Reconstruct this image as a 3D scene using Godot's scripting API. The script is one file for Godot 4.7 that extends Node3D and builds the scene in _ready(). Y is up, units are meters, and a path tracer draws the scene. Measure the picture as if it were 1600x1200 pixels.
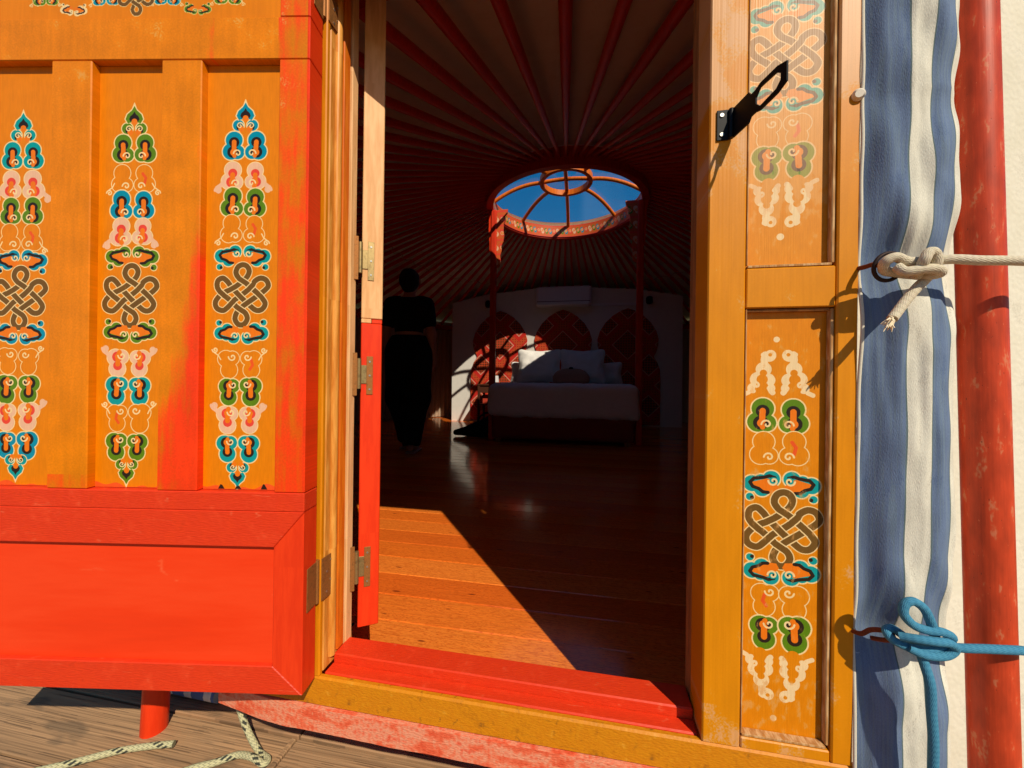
extends Node3D


var rng := RandomNumberGenerator.new()
var taken := {}
var M := {}

# ------------------------------------------------------------------ mesh builder
class MB:
	var p := PackedVector3Array()
	var n := PackedVector3Array()
	var uv := PackedVector2Array()
	var ix := PackedInt32Array()
	var rect := Rect2(0, 0, 1, 1)      # planar mapping of x and y for flat pieces
	func vert(a: Vector3, nn: Vector3, t: Vector2) -> int:
		p.append(a); n.append(nn); uv.append(t)
		return p.size() - 1
	func face(a: int, b: int, c: int) -> void:
		var g := (p[b] - p[a]).cross(p[c] - p[a])
		if g.dot(n[a] + n[b] + n[c]) > 0.0:
			ix.append(a); ix.append(c); ix.append(b)
		else:
			ix.append(a); ix.append(b); ix.append(c)
	func pl(a: Vector3) -> Vector2:
		return Vector2((a.x - rect.position.x) / rect.size.x, (rect.end.y - a.y) / rect.size.y)
	func poly(pts: Array, nn: Vector3) -> void:
		var base := p.size()
		for a in pts:
			vert(a, nn, pl(a))
		for i in range(1, pts.size() - 1):
			face(base, base + i, base + i + 1)
	func flat(pts: Array, c: Vector3) -> void:
		var nn: Vector3 = (pts[1] - pts[0]).cross(pts[2] - pts[0]).normalized()
		var mid := Vector3.ZERO
		for a in pts:
			mid += a
		mid /= pts.size()
		if nn.dot(mid - c) < 0.0:
			nn = -nn
		poly(pts, nn)
	# box between two corners with chamfered edges
	func box(lo: Vector3, hi: Vector3, b := 0.0015) -> MB:
		var c := (lo + hi) * 0.5
		var h := (hi - lo) * 0.5
		b = minf(b, minf(h.x, minf(h.y, h.z)) * 0.8)
		for ax in 3:
			var u := (ax + 1) % 3
			var v := (ax + 2) % 3
			for s in [-1.0, 1.0]:
				var pts := []
				for q in [[-1, -1], [1, -1], [1, 1], [-1, 1]]:
					var a := Vector3.ZERO
					a[ax] = s * h[ax]; a[u] = q[0] * (h[u] - b); a[v] = q[1] * (h[v] - b)
					pts.append(c + a)
				flat(pts, c)
		if b <= 0.0:
			return self
		for ax in 3:
			var u := (ax + 1) % 3
			var v := (ax + 2) % 3
			for su in [-1.0, 1.0]:
				for sv in [-1.0, 1.0]:
					var pts := []
					for q in [[-1, 0], [1, 0], [1, 1], [-1, 1]]:
						var a := Vector3.ZERO
						a[ax] = q[0] * (h[ax] - b)
						a[u] = su * (h[u] - (b if q[1] == 0 else 0.0))
						a[v] = sv * (h[v] - (0.0 if q[1] == 0 else b))
						pts.append(c + a)
					flat(pts, c)
		for sx in [-1.0, 1.0]:
			for sy in [-1.0, 1.0]:
				for sz in [-1.0, 1.0]:
					flat([c + Vector3(sx * h.x, sy * (h.y - b), sz * (h.z - b)), c + Vector3(sx * (h.x - b), sy * h.y, sz * (h.z - b)), c + Vector3(sx * (h.x - b), sy * (h.y - b), sz * h.z)], c)
		return self
	func grid(nu: int, nv: int, f: Callable, out_dir: Callable, ua := 1.0, va := 1.0) -> MB:
		var base := p.size()
		var pts := PackedVector3Array()
		for j in nv + 1:
			for i in nu + 1:
				pts.append(f.call(float(i) / nu, float(j) / nv))
		var w := nu + 1
		for j in nv + 1:
			for i in nu + 1:
				var du := pts[j * w + mini(i + 1, nu)] - pts[j * w + maxi(i - 1, 0)]
				var dv := pts[mini(j + 1, nv) * w + i] - pts[maxi(j - 1, 0) * w + i]
				var nn := du.cross(dv).normalized()
				var q := pts[j * w + i]
				if nn.dot(out_dir.call(q)) < 0.0:
					nn = -nn
				vert(q, nn, Vector2(float(i) / nu * ua, float(j) / nv * va))
		for j in nv:
			for i in nu:
				var a := base + j * w + i
				face(a, a + 1, a + w + 1)
				face(a, a + w + 1, a + w)
		return self
	# tube along points; radii one number or one per point
	func tube(pts: PackedVector3Array, radius, segs := 10, caps := true, vscale := 1.0, closed := false, flat_y := 1.0) -> MB:
		var m := pts.size()
		var base := p.size()
		var along := 0.0
		var t0 := (pts[1] - pts[0]).normalized()
		var side := t0.cross(Vector3.UP)
		if side.length() < 0.1:
			side = t0.cross(Vector3.RIGHT)
		side = side.normalized()
		for i in m:
			var t: Vector3
			if closed:
				t = (pts[(i + 1) % m] - pts[(i - 1 + m) % m]).normalized()
			else:
				t = (pts[mini(i + 1, m - 1)] - pts[maxi(i - 1, 0)]).normalized()
			side = (side - t * side.dot(t)).normalized()
			var up := side.cross(t)
			var r: float = radius[i] if radius is Array or radius is PackedFloat32Array else radius
			if i > 0:
				along += pts[i].distance_to(pts[i - 1])
			for k in segs + 1:
				var a := TAU * k / segs
				var nn := side * cos(a) + up * sin(a)
				vert(pts[i] + side * (cos(a) * r) + up * (sin(a) * r * flat_y), nn, Vector2(float(k) / segs, along * vscale))
		var rings := m if closed else m - 1
		for i in rings:
			for k in segs:
				var a := base + i * (segs + 1) + k
				var b := base + ((i + 1) % m) * (segs + 1) + k
				face(a, a + 1, b + 1)
				face(a, b + 1, b)
		if caps and not closed:
			for e in [0, m - 1]:
				var nn := (pts[0] - pts[1]).normalized() if e == 0 else (pts[m - 1] - pts[m - 2]).normalized()
				var cc := vert(pts[e], nn, Vector2(0.5, 0.5))
				var ring := []
				for k in segs:
					var q := p[base + e * (segs + 1) + k]
					ring.append(vert(q, nn, Vector2(0.5, 0.5)))
				for k in segs:
					face(cc, ring[k], ring[(k + 1) % segs])
		return self
	# outline in x and y, thick along z
	func prism(outline: PackedVector2Array, z0: float, z1: float, bevel := 0.0) -> MB:
		var inner := outline
		if bevel > 0.0:
			var o := Geometry2D.offset_polygon(outline, -bevel, Geometry2D.JOIN_MITER)
			if o.size() == 1 and o[0].size() == outline.size():
				inner = o[0]
				var best := 0
				for i in inner.size():
					if inner[i].distance_to(outline[0]) < inner[best].distance_to(outline[0]):
						best = i
				var turned := PackedVector2Array()
				for i in inner.size():
					turned.append(inner[(best + i) % inner.size()])
				inner = turned
				if inner[1].distance_to(outline[1]) > inner[inner.size() - 1].distance_to(outline[1]):
					inner = outline
			else:
				inner = outline
		var tri := Geometry2D.triangulate_polygon(inner)
		for e in 2:
			var z := z1 if e == 1 else z0
			var nn := Vector3(0, 0, 1 if e == 1 else -1)
			var base := p.size()
			for q in inner:
				var a := Vector3(q.x, q.y, z)
				vert(a, nn, pl(a))
			for i in range(0, tri.size(), 3):
				face(base + tri[i], base + tri[i + 1], base + tri[i + 2])
		var cnt := outline.size()
		var sgn := 1.0 if Geometry2D.is_polygon_clockwise(outline) else -1.0
		var bz := bevel if inner != outline else 0.0
		for i in cnt:
			var a := outline[i]
			var b := outline[(i + 1) % cnt]
			var d := (b - a).normalized()
			var nn := Vector3(-d.y, d.x, 0) * sgn
			poly([Vector3(a.x, a.y, z0 + bz), Vector3(b.x, b.y, z0 + bz), Vector3(b.x, b.y, z1 - bz), Vector3(a.x, a.y, z1 - bz)], nn)
			if bz > 0.0:
				var c := inner[i]
				var e := inner[(i + 1) % cnt]
				poly([Vector3(a.x, a.y, z1 - bz), Vector3(b.x, b.y, z1 - bz), Vector3(e.x, e.y, z1), Vector3(c.x, c.y, z1)], (nn + Vector3(0, 0, 1)).normalized())
				poly([Vector3(a.x, a.y, z0 + bz), Vector3(b.x, b.y, z0 + bz), Vector3(e.x, e.y, z0), Vector3(c.x, c.y, z0)], (nn + Vector3(0, 0, -1)).normalized())
		return self
	# soft box: every face a grid, corners rounded; warp moves the points
	func rbox(size: Vector3, r: float, cells: Vector3i, warp = null) -> MB:
		var h := size * 0.5
		var start := p.size()
		for ax in 3:
			var u := (ax + 1) % 3
			var v := (ax + 2) % 3
			for s in [-1.0, 1.0]:
				var base := p.size()
				for j in cells[v] + 1:
					for i in cells[u] + 1:
						var a := Vector3.ZERO
						a[ax] = s * h[ax]
						a[u] = (2.0 * i / cells[u] - 1.0) * h[u]
						a[v] = (2.0 * j / cells[v] - 1.0) * h[v]
						var inn := a.clamp(-h + Vector3.ONE * r, h - Vector3.ONE * r)
						var d := (a - inn).normalized()
						var q := inn + d * r
						if warp != null:
							q = warp.call(q, h)
						vert(q, d, Vector2(a.x + a.z * 0.5, a.y + a.z * 0.5))
				var w := cells[u] + 1
				for j in cells[v]:
					for i in cells[u]:
						var a := base + j * w + i
						face(a, a + 1, a + w + 1)
						face(a, a + w + 1, a + w)
		if warp != null:
			smooth(start)
		return self
	# normals averaged over all faces that meet in one place
	func smooth(from := 0) -> void:
		var sum := {}
		for i in range(0, ix.size(), 3):
			if ix[i] < from:
				continue
			var g := (p[ix[i + 2]] - p[ix[i]]).cross(p[ix[i + 1]] - p[ix[i]])
			for k in 3:
				var key := Vector3i(p[ix[i + k]] * 20000.0)
				sum[key] = sum.get(key, Vector3.ZERO) + g
		for i in range(from, p.size()):
			var key := Vector3i(p[i] * 20000.0)
			if sum.has(key) and sum[key].length() > 0.0:
				n[i] = sum[key].normalized()
	func mesh() -> ArrayMesh:
		var a := []
		a.resize(Mesh.ARRAY_MAX)
		a[Mesh.ARRAY_VERTEX] = p; a[Mesh.ARRAY_NORMAL] = n; a[Mesh.ARRAY_TEX_UV] = uv; a[Mesh.ARRAY_INDEX] = ix
		var m := ArrayMesh.new()
		m.add_surface_from_arrays(Mesh.PRIMITIVE_TRIANGLES, a)
		return m

# tapered capsules joined smoothly and meshed as surface nets
func nets(bones: Array, cell: float, k: float, clip = null) -> MB:
	var lo := Vector3.ONE * 1e9
	var hi := -lo
	for b in bones:
		var r: float = maxf(b[2], b[3]) + k + cell * 2.0
		lo = lo.min(b[0] - Vector3.ONE * r).min(b[1] - Vector3.ONE * r)
		hi = hi.max(b[0] + Vector3.ONE * r).max(b[1] + Vector3.ONE * r)
	var nx := int(ceil((hi.x - lo.x) / cell)) + 1
	var ny := int(ceil((hi.y - lo.y) / cell)) + 1
	var nz := int(ceil((hi.z - lo.z) / cell)) + 1
	var f := PackedFloat32Array()
	f.resize(nx * ny * nz)
	f.fill(0.5)
	for b in bones:
		var a: Vector3 = b[0]
		var ab: Vector3 = b[1] - a
		var l2 := maxf(ab.length_squared(), 1e-9)
		var ra: float = b[2]
		var rb: float = b[3]
		var flatz: float = b[4] if b.size() > 4 else 1.0
		var r := maxf(ra, rb) + k + cell * 2.0
		var i0 := Vector3i(((a.min(b[1]) - Vector3.ONE * r - lo) / cell).floor()).clamp(Vector3i.ZERO, Vector3i(nx - 1, ny - 1, nz - 1))
		var i1 := Vector3i(((a.max(b[1]) + Vector3.ONE * r - lo) / cell).ceil()).clamp(Vector3i.ZERO, Vector3i(nx - 1, ny - 1, nz - 1))
		for z in range(i0.z, i1.z + 1):
			for y in range(i0.y, i1.y + 1):
				var at := (z * ny + y) * nx
				for x in range(i0.x, i1.x + 1):
					var q := lo + Vector3(x, y, z) * cell - a
					var t := clampf(q.dot(ab) / l2, 0.0, 1.0)
					var e := q - ab * t
					e.z *= flatz
					var d := e.length() - lerpf(ra, rb, t)
					var o := f[at + x]
					var h := maxf(k - absf(o - d), 0.0) / k
					f[at + x] = minf(o, d) - h * h * k * 0.25
	if clip != null:
		for z in nz:
			for y in ny:
				for x in nx:
					var at := (z * ny + y) * nx + x
					if f[at] < 0.1:
						f[at] = maxf(f[at], clip.call(lo + Vector3(x, y, z) * cell))
	var mb := MB.new()
	var ids := {}
	var corners := [0, 1, nx, nx + 1, nx * ny, nx * ny + 1, nx * ny + nx, nx * ny + nx + 1]
	for z in nz - 1:
		for y in ny - 1:
			for x in nx - 1:
				var at := (z * ny + y) * nx + x
				var neg := 0
				for c in corners:
					if f[at + c] < 0.0:
						neg += 1
				if neg == 0 or neg == 8:
					continue
				var sum := Vector3.ZERO
				var cnt := 0
				for e in [[0, 1], [2, 3], [4, 5], [6, 7], [0, 2], [1, 3], [4, 6], [5, 7], [0, 4], [1, 5], [2, 6], [3, 7]]:
					var fa := f[at + corners[e[0]]]
					var fb := f[at + corners[e[1]]]
					if (fa < 0.0) != (fb < 0.0):
						var t := fa / (fa - fb)
						var pa := Vector3(e[0] & 1, (e[0] >> 1) & 1, e[0] >> 2)
						var pb := Vector3(e[1] & 1, (e[1] >> 1) & 1, e[1] >> 2)
						sum += pa.lerp(pb, t)
						cnt += 1
				var g := Vector3(f[at + 1] - f[at], f[at + nx] - f[at], f[at + nx * ny] - f[at])
				var q := lo + (Vector3(x, y, z) + sum / cnt) * cell
				ids[at] = mb.vert(q, g.normalized(), Vector2(q.x + q.z, q.y))
	for at in ids.keys():
		var x: int = at % nx
		var y: int = (at / nx) % ny
		var z: int = at / (nx * ny)
		for ax in 3:
			var st: int = [1, nx, nx * ny][ax]
			if (f[at] < 0.0) == (f[at + st] < 0.0):
				continue
			var o1: int = [nx, nx * ny, 1][ax]
			var o2: int = [nx * ny, 1, nx][ax]
			if not (ids.has(at - o1) and ids.has(at - o2) and ids.has(at - o1 - o2)):
				continue
			mb.face(ids[at], ids[at - o1], ids[at - o1 - o2])
			mb.face(ids[at], ids[at - o1 - o2], ids[at - o2])
	mb.smooth()
	return mb

# ------------------------------------------------------------------ pictures of paint
class Pic:
	var w: int
	var h: int
	var d := PackedByteArray()
	var k := 2.0                       # texels for one unit
	func _init(ww: int, hh: int, scale: float) -> void:
		w = ww; h = hh; k = scale
		d.resize(w * h)
	func disc(c: Vector2, r: float, col: int) -> void:
		var cx := c.x * k
		var cy := c.y * k
		var rr := r * k
		for y in range(maxi(0, int(cy - rr)), mini(h, int(cy + rr) + 2)):
			var s := rr * rr - (y - cy) * (y - cy)
			if s < 0.0:
				continue
			var hw := sqrt(s)
			for x in range(maxi(0, int(ceil(cx - hw))), mini(w, int(floor(cx + hw)) + 1)):
				d[y * w + x] = col
	func stroke(pts: PackedVector2Array, r: float, col: int) -> void:
		for i in pts.size() - 1:
			var steps := maxi(1, int(ceil(pts[i].distance_to(pts[i + 1]) * k / maxf(1.0, r * k * 0.4))))
			for s in steps + 1:
				disc(pts[i].lerp(pts[i + 1], float(s) / steps), r, col)
	func fill(pts: PackedVector2Array, col: int) -> void:
		var y0 := 1e9
		var y1 := -1e9
		for q in pts:
			y0 = minf(y0, q.y * k); y1 = maxf(y1, q.y * k)
		for y in range(maxi(0, int(y0)), mini(h, int(y1) + 1)):
			var xs := []
			for i in pts.size():
				var a := pts[i] * k
				var b := pts[(i + 1) % pts.size()] * k
				if (a.y <= y) != (b.y <= y):
					xs.append(a.x + (y - a.y) / (b.y - a.y) * (b.x - a.x))
			xs.sort()
			for i in range(0, xs.size() - 1, 2):
				for x in range(maxi(0, int(xs[i])), mini(w, int(xs[i + 1]) + 1)):
					d[y * w + x] = col
	func spiral(c: Vector2, r: float, sx: float, sy: float, turns := 1.25) -> PackedVector2Array:
		var o := PackedVector2Array()
		for i in 19:
			var t := i / 18.0
			var a := t * TAU * turns
			o.append(c + Vector2(sx * cos(a), sy * sin(a)) * r * (1.0 - 0.82 * t))
		return o

# colour numbers of the ornament paint
const O_BASE := 0
const O_CREAM := 1
const O_BLUE := 2
const O_GREEN := 3
const O_PINK := 4
const O_RED := 5
const O_BLACK := 6
const O_BROWN := 7
const O_CORE := 8
const O_OVER := 9
const O_WHITE := 10
const O_TEAL := 11

func lobes(pic: Pic, cx: float, cy: float, s: float, kind: int, flip: float, tails := false) -> void:
	for sd in [-1.0, 1.0]:
		var jx := rng.randf_range(-0.8, 0.8)
		var jy := rng.randf_range(-0.8, 0.8)
		var js := s * rng.randf_range(0.95, 1.05)
		var lean := rng.randf_range(-0.08, 0.08)
		var at := func(dx: float, dy: float) -> Vector2: return Vector2(cx + sd * (dx + lean * dy) * js + jx, cy + flip * dy * js + jy)
		var cs := [[18.5, -9.0, 14.0], [23.5, 9.5, 13.5], [12.5, 10.5, 11.5]]
		if kind == O_CREAM:
			for i in 3:
				pic.disc(at.call(cs[i][0], cs[i][1]), (cs[i][2] + 1.0) * js, O_CREAM)
			for i in 3:
				pic.disc(at.call(cs[i][0], cs[i][1]), (cs[i][2] - 0.3) * js, O_BASE)
			if rng.randf() < 0.45:
				pic.stroke(PackedVector2Array([at.call(16, -8), at.call(21, -1), at.call(19, 8)]), 2.4 * js, O_OVER)
		elif kind == O_PINK:
			for i in 3:
				pic.disc(at.call(cs[i][0], cs[i][1]), (cs[i][2] + 1.0) * js, O_CREAM)
			for i in 3:
				pic.disc(at.call(cs[i][0], cs[i][1]), (cs[i][2] - 0.4) * js, O_PINK)
			pic.disc(at.call(18.5, -4.0), 7.4 * js, O_RED)
			pic.disc(at.call(20.0, 10.5), 8.6 * js, O_RED)
			pic.stroke(PackedVector2Array([at.call(18.5, -1.5), at.call(18.5, 5), at.call(19.0, 10.0), at.call(17.0, 18.0)]), 4.0 * js, O_CORE)
			pic.disc(at.call(19.0, 11.0), 5.2 * js, O_CORE)
		else:
			for i in 3:
				pic.disc(at.call(cs[i][0], cs[i][1]), (cs[i][2] + 1.9) * js, O_CREAM)
			for i in 3:
				pic.disc(at.call(cs[i][0], cs[i][1]), cs[i][2] * js, kind)
			pic.disc(at.call(18.5, -5.5), 8.6 * js, O_BLACK)
			pic.disc(at.call(20.0, 10.5), 9.6 * js, O_BLACK)
			pic.stroke(PackedVector2Array([at.call(18.5, -6.0), at.call(18.5, 1.0), at.call(18.5, 9.0)]), 3.9 * js, O_CORE)
			pic.disc(at.call(18.8, 11.0), 5.8 * js, O_CORE)
			pic.stroke(PackedVector2Array([at.call(18.0, 12.0), at.call(17.5, 16.5)]), 3.4 * js, O_CORE)
			pic.disc(at.call(12.0, 12.5), 3.6 * js, O_BLACK)
		pic.stroke(pic.spiral(at.call(12.5, 12.5), 6.6 * js, sd, -flip, 1.0), 1.2 * js, O_CREAM)
		if tails:
			var tk := O_PINK if kind == O_PINK else O_CREAM
			pic.stroke(PackedVector2Array([at.call(32, 8), at.call(36, 15), at.call(43, 20)]), (3.6 if kind == O_PINK else 1.0) * s, tk)
			pic.stroke(pic.spiral(at.call(41.0, 24.0), 5.0 * s, sd, -flip), (2.6 if kind == O_PINK else 1.1) * s, tk)

func clouds(pic: Pic, cx: float, cy: float, s: float, kind: int, flip: float) -> void:
	for sd in [-1.0, 1.0]:
		var js := s * rng.randf_range(0.97, 1.04)
		var jy := rng.randf_range(-1.2, 1.2)
		var at := func(dx: float, dy: float) -> Vector2: return Vector2(cx + sd * dx * js, cy + flip * dy * js + jy)
		var cs := [[11.8, -7.0, 9.8], [34.0, 0.0, 10.2], [22.5, 6.6, 9.2], [24.0, -4.0, 8.0]]
		for l in [[O_CREAM, 1.7], [kind, 0.0]]:
			for c in cs:
				pic.disc(at.call(c[0], c[1]), (c[2] + l[1]) * js, l[0])
		var core := PackedVector2Array()
		for q in [[9, -5], [17, -7], [27, -4], [34, -2], [34, 2], [28, 5], [21, 8], [16, 12], [5, 11], [2, 5], [6, 0]]:
			core.append(at.call(q[0], q[1]))
		pic.fill(core, O_CORE)
		var band := PackedVector2Array()
		for q in [[8, -8.5], [14, -10.5], [20, -8.4], [25, -7.6], [32, -6.6], [36.5, -1.5], [33.3, 3.9], [26.3, 6.3], [21.3, 10.2], [15.5, 10.6]]:
			band.append(at.call(q[0], q[1]))
		pic.stroke(band, 2.1 * js, O_BLACK)
		pic.disc(at.call(9.2, -4.6), 4.6 * js, kind)
		pic.disc(at.call(9.0, -5.0), 2.4 * js, O_BLACK)
		pic.stroke(pic.spiral(at.call(9.4, -4.2), 6.0 * js, sd, flip, 1.0), 1.15 * js, O_CREAM)
		var q2: Vector2 = at.call(36.5, 17.0)
		pic.disc(q2, 6.0 * js, O_CREAM)
		pic.disc(q2, 4.6 * js, kind)
		pic.disc(q2 + Vector2(-sd * 2.6, flip * 1.0) * js, 2.4 * js, O_BLACK)

func knot(pic: Pic, cx: float, cy: float, s: float) -> void:
	# one closed strand, drawn round and then woven: over and under in turn
	var ctrl := PackedVector2Array()
	for q in [[430, 400], [462, 325], [435, 268], [382, 250], [328, 278], [306, 345], [345, 410], [430, 468], [550, 570], [620, 640], [655, 705], [615, 770], [545, 778], [470, 722], [385, 645], [330, 590], [250, 505], [205, 447], [150, 408], [92, 440], [88, 520], [145, 590], [215, 645], [290, 715], [340, 757], [420, 812], [445, 880], [405, 945], [340, 945], [300, 880], [328, 795], [385, 740], [430, 705], [500, 655], [570, 605], [650, 545], [690, 490], [660, 425], [595, 405], [530, 440], [500, 490], [430, 560], [360, 612], [290, 665], [225, 735], [160, 785], [85, 760], [65, 690], [110, 620], [180, 570], [250, 535], [330, 485]]:
		ctrl.append(Vector2(cx + (q[0] - 375.0) / 7.5 * s, cy + (q[1] - 600.0) / 7.5 * s))
	var o := PackedVector2Array()
	var m := ctrl.size()
	for i in m:
		for k in 5:
			o.append(ctrl[i].cubic_interpolate(ctrl[(i + 1) % m], ctrl[(i - 1 + m) % m], ctrl[(i + 2) % m], k / 5.0))
	o.append(o[0])
	var rib := 4.1 * s
	pic.stroke(o, rib + 1.25 * s, O_CREAM)
	pic.stroke(o, rib, O_BROWN)
	var hits := []
	var cnt := o.size() - 1
	for i in cnt:
		for j in range(i + 6, cnt):
			if i < 6 and j > cnt - 7:
				continue
			var x = Geometry2D.segment_intersects_segment(o[i], o[i + 1], o[j], o[j + 1])
			if x != null:
				hits.append([i, j, x])
	var order := []
	for h in hits.size():
		order.append([hits[h][0], h])
		order.append([hits[h][1], h])
	order.sort_custom(func(p, q): return p[0] < q[0])
	var over := {}
	for k in order.size():
		if k % 2 == 0:
			over[order[k][1]] = order[k][0]
	for h in over:
		var i: int = over[h]
		var x: Vector2 = hits[h][2]
		var d := (o[(i + 2) % cnt] - o[(i - 1 + cnt) % cnt]).normalized()
		var nrm := Vector2(-d.y, d.x)
		var w := 6.2 * s
		pic.fill(PackedVector2Array([x - d * w - nrm * rib, x + d * w - nrm * rib, x + d * w + nrm * rib, x - d * w + nrm * rib]), O_BROWN)
		for sd in [-1.0, 1.0]:
			var off: Vector2 = nrm * (rib + 0.6 * s) * sd
			pic.stroke(PackedVector2Array([x - d * w + off, x + d * w + off]), 0.75 * s, O_CREAM)

func tip(pic: Pic, cx: float, cy: float, s: float, kind: int, flip: float) -> void:
	var f := func(q: float, grow: float) -> PackedVector2Array:
		var o := PackedVector2Array()
		for v in [[0, -22 - grow * 2], [4, -15], [12, -8], [15, 0], [11, 7], [0, 4], [-11, 7], [-15, 0], [-12, -8], [-4, -15]]:
			o.append(Vector2(cx + v[0] * q * s, cy + flip * v[1] * q * s))
		return o
	for sd in [-1.0, 1.0]:
		var q := Vector2(cx + sd * 12.0 * s, cy + flip * 16.0 * s)
		pic.disc(q, 11.0 * s, O_CREAM)
		pic.disc(q, 9.3 * s, kind)
		pic.disc(q + Vector2(-sd * 2.0, flip * 3.0) * s, 5.5 * s, O_BLACK)
		pic.disc(q + Vector2(-sd * 5.0, flip * 6.0) * s, 5.0 * s, O_CORE)
		pic.stroke(pic.spiral(q + Vector2(-sd * 2.5, flip * 0.5) * s, 6.0 * s, -sd, -flip), 1.0 * s, O_CREAM)
	pic.fill(f.call(1.14, 1.5), O_CREAM)
	pic.fill(f.call(1.0, 0.0), kind)
	pic.fill(f.call(0.58, 0.0), O_BLACK)
	pic.disc(Vector2(cx, cy + flip * 4.0 * s), 5.0 * s, O_CORE)

func flourish(pic: Pic, cx: float, cy: float, s: float, flip: float) -> void:
	# a lobed band open on one side with a curl at its head
	for sd in [-1.0, 1.0]:
		var js := s * rng.randf_range(0.95, 1.04)
		var lean := rng.randf_range(-0.07, 0.07)
		var at := func(dx: float, dy: float) -> Vector2: return Vector2(cx + sd * (dx + lean * dy) * js, cy - flip * dy * js)
		for c in [[19, -9, 10.0], [25, 5, 10.5], [13, 6, 9.5], [31, 17, 7.0], [10, 17, 7.0]]:
			pic.disc(at.call(c[0], c[1]), c[2] * js, O_WHITE)
		for c in [[19, -4, 4.6], [20, 5, 7.0], [20, 16, 8.6], [19, 26, 9.0]]:
			pic.disc(at.call(c[0], c[1]), c[2] * js, O_BASE)
		pic.stroke(PackedVector2Array([at.call(31, 17), at.call(36, 23), at.call(42, 26)]), 3.0 * js, O_WHITE)
		pic.stroke(PackedVector2Array([at.call(10, 17), at.call(6, 23)]), 3.6 * js, O_WHITE)
		pic.stroke(pic.spiral(at.call(27.0, 13.0), 5.0 * js, sd, flip, 1.0), 1.5 * js, O_WHITE)
		pic.stroke(PackedVector2Array([at.call(18, -14), at.call(19, -22), at.call(18, -29)]), 4.6 * js, O_WHITE)
		pic.stroke(pic.spiral(at.call(12.5, -29.0), 8.2 * js, sd, -flip, 1.1), 3.0 * js, O_WHITE)
		pic.disc(at.call(12.0, -29.0), 2.4 * js, O_BASE)

func noise_bytes(w: int, h: int, seed_: int, fx: float, fy: float, oct := 3) -> PackedByteArray:
	var f := FastNoiseLite.new()
	f.seed = seed_
	f.noise_type = FastNoiseLite.TYPE_SIMPLEX_SMOOTH
	f.frequency = 1.0
	f.fractal_octaves = oct
	var sw := w
	var sh := h
	f.frequency = fx
	# stretch: draw at a smaller size along the slower axis and resize
	if fy < fx:
		sh = maxi(4, int(h * fy / fx))
	var im := f.get_image(sw, sh, false, false, true)
	im.convert(Image.FORMAT_L8)
	if sh != h:
		im.resize(w, h, Image.INTERPOLATE_CUBIC)
	return im.get_data()

func tex(w: int, h: int, rgb: PackedByteArray) -> ImageTexture:
	return ImageTexture.create_from_image(Image.create_from_data(w, h, false, Image.FORMAT_RGB8, rgb))

# paint picture to colours: each colour varies with brush streaks and, where worn, goes over to another
func colored(pic: Pic, cols: Array, worn: Array, seed_: int, wear: Callable, keep := 0.0) -> ImageTexture:
	var w := pic.w
	var h := pic.h
	var lut := PackedByteArray()
	for c in cols.size():
		for lvl in 32:
			var t := (lvl - 16) / 16.0
			for ch in 3:
				lut.append(int(clampf(cols[c][ch] * (1.0 + 0.055 * t) + 1.5 * t, 0, 255)))
	var lut2 := PackedByteArray()
	for c in cols.size():
		for lvl in 32:
			var t := (lvl - 16) / 16.0
			for ch in 3:
				lut2.append(int(clampf(lerpf(worn[ch], cols[c][ch], keep) * (1.0 + 0.07 * t), 0, 255)))
	var a := noise_bytes(w, h, seed_, 0.11, 0.012, 4)
	var b := noise_bytes(w, h, seed_ + 7, 0.02, 0.011, 5)
	var g := noise_bytes(w, h, seed_ + 13, 0.35, 0.35, 2)
	var out := PackedByteArray()
	out.resize(w * h * 3)
	for y in h:
		var lim: float = wear.call(float(y) / h)
		for x in w:
			var i := y * w + x
			var lvl := (a[i] + b[i] + (g[i] >> 1)) * 32 / 640
			lvl = clampi(lvl, 0, 31)
			var j := (pic.d[i] * 32 + lvl) * 3
			var t := clampf((b[i] * 0.75 + g[i] * 0.25 - lim) / 26.0, 0.0, 1.0)
			var o := i * 3
			if t <= 0.0:
				out[o] = lut[j]; out[o + 1] = lut[j + 1]; out[o + 2] = lut[j + 2]
			else:
				out[o] = int(lerpf(lut[j], lut2[j], t)); out[o + 1] = int(lerpf(lut[j + 1], lut2[j + 1], t)); out[o + 2] = int(lerpf(lut[j + 2], lut2[j + 2], t))
	return tex(w, h, out)

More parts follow.
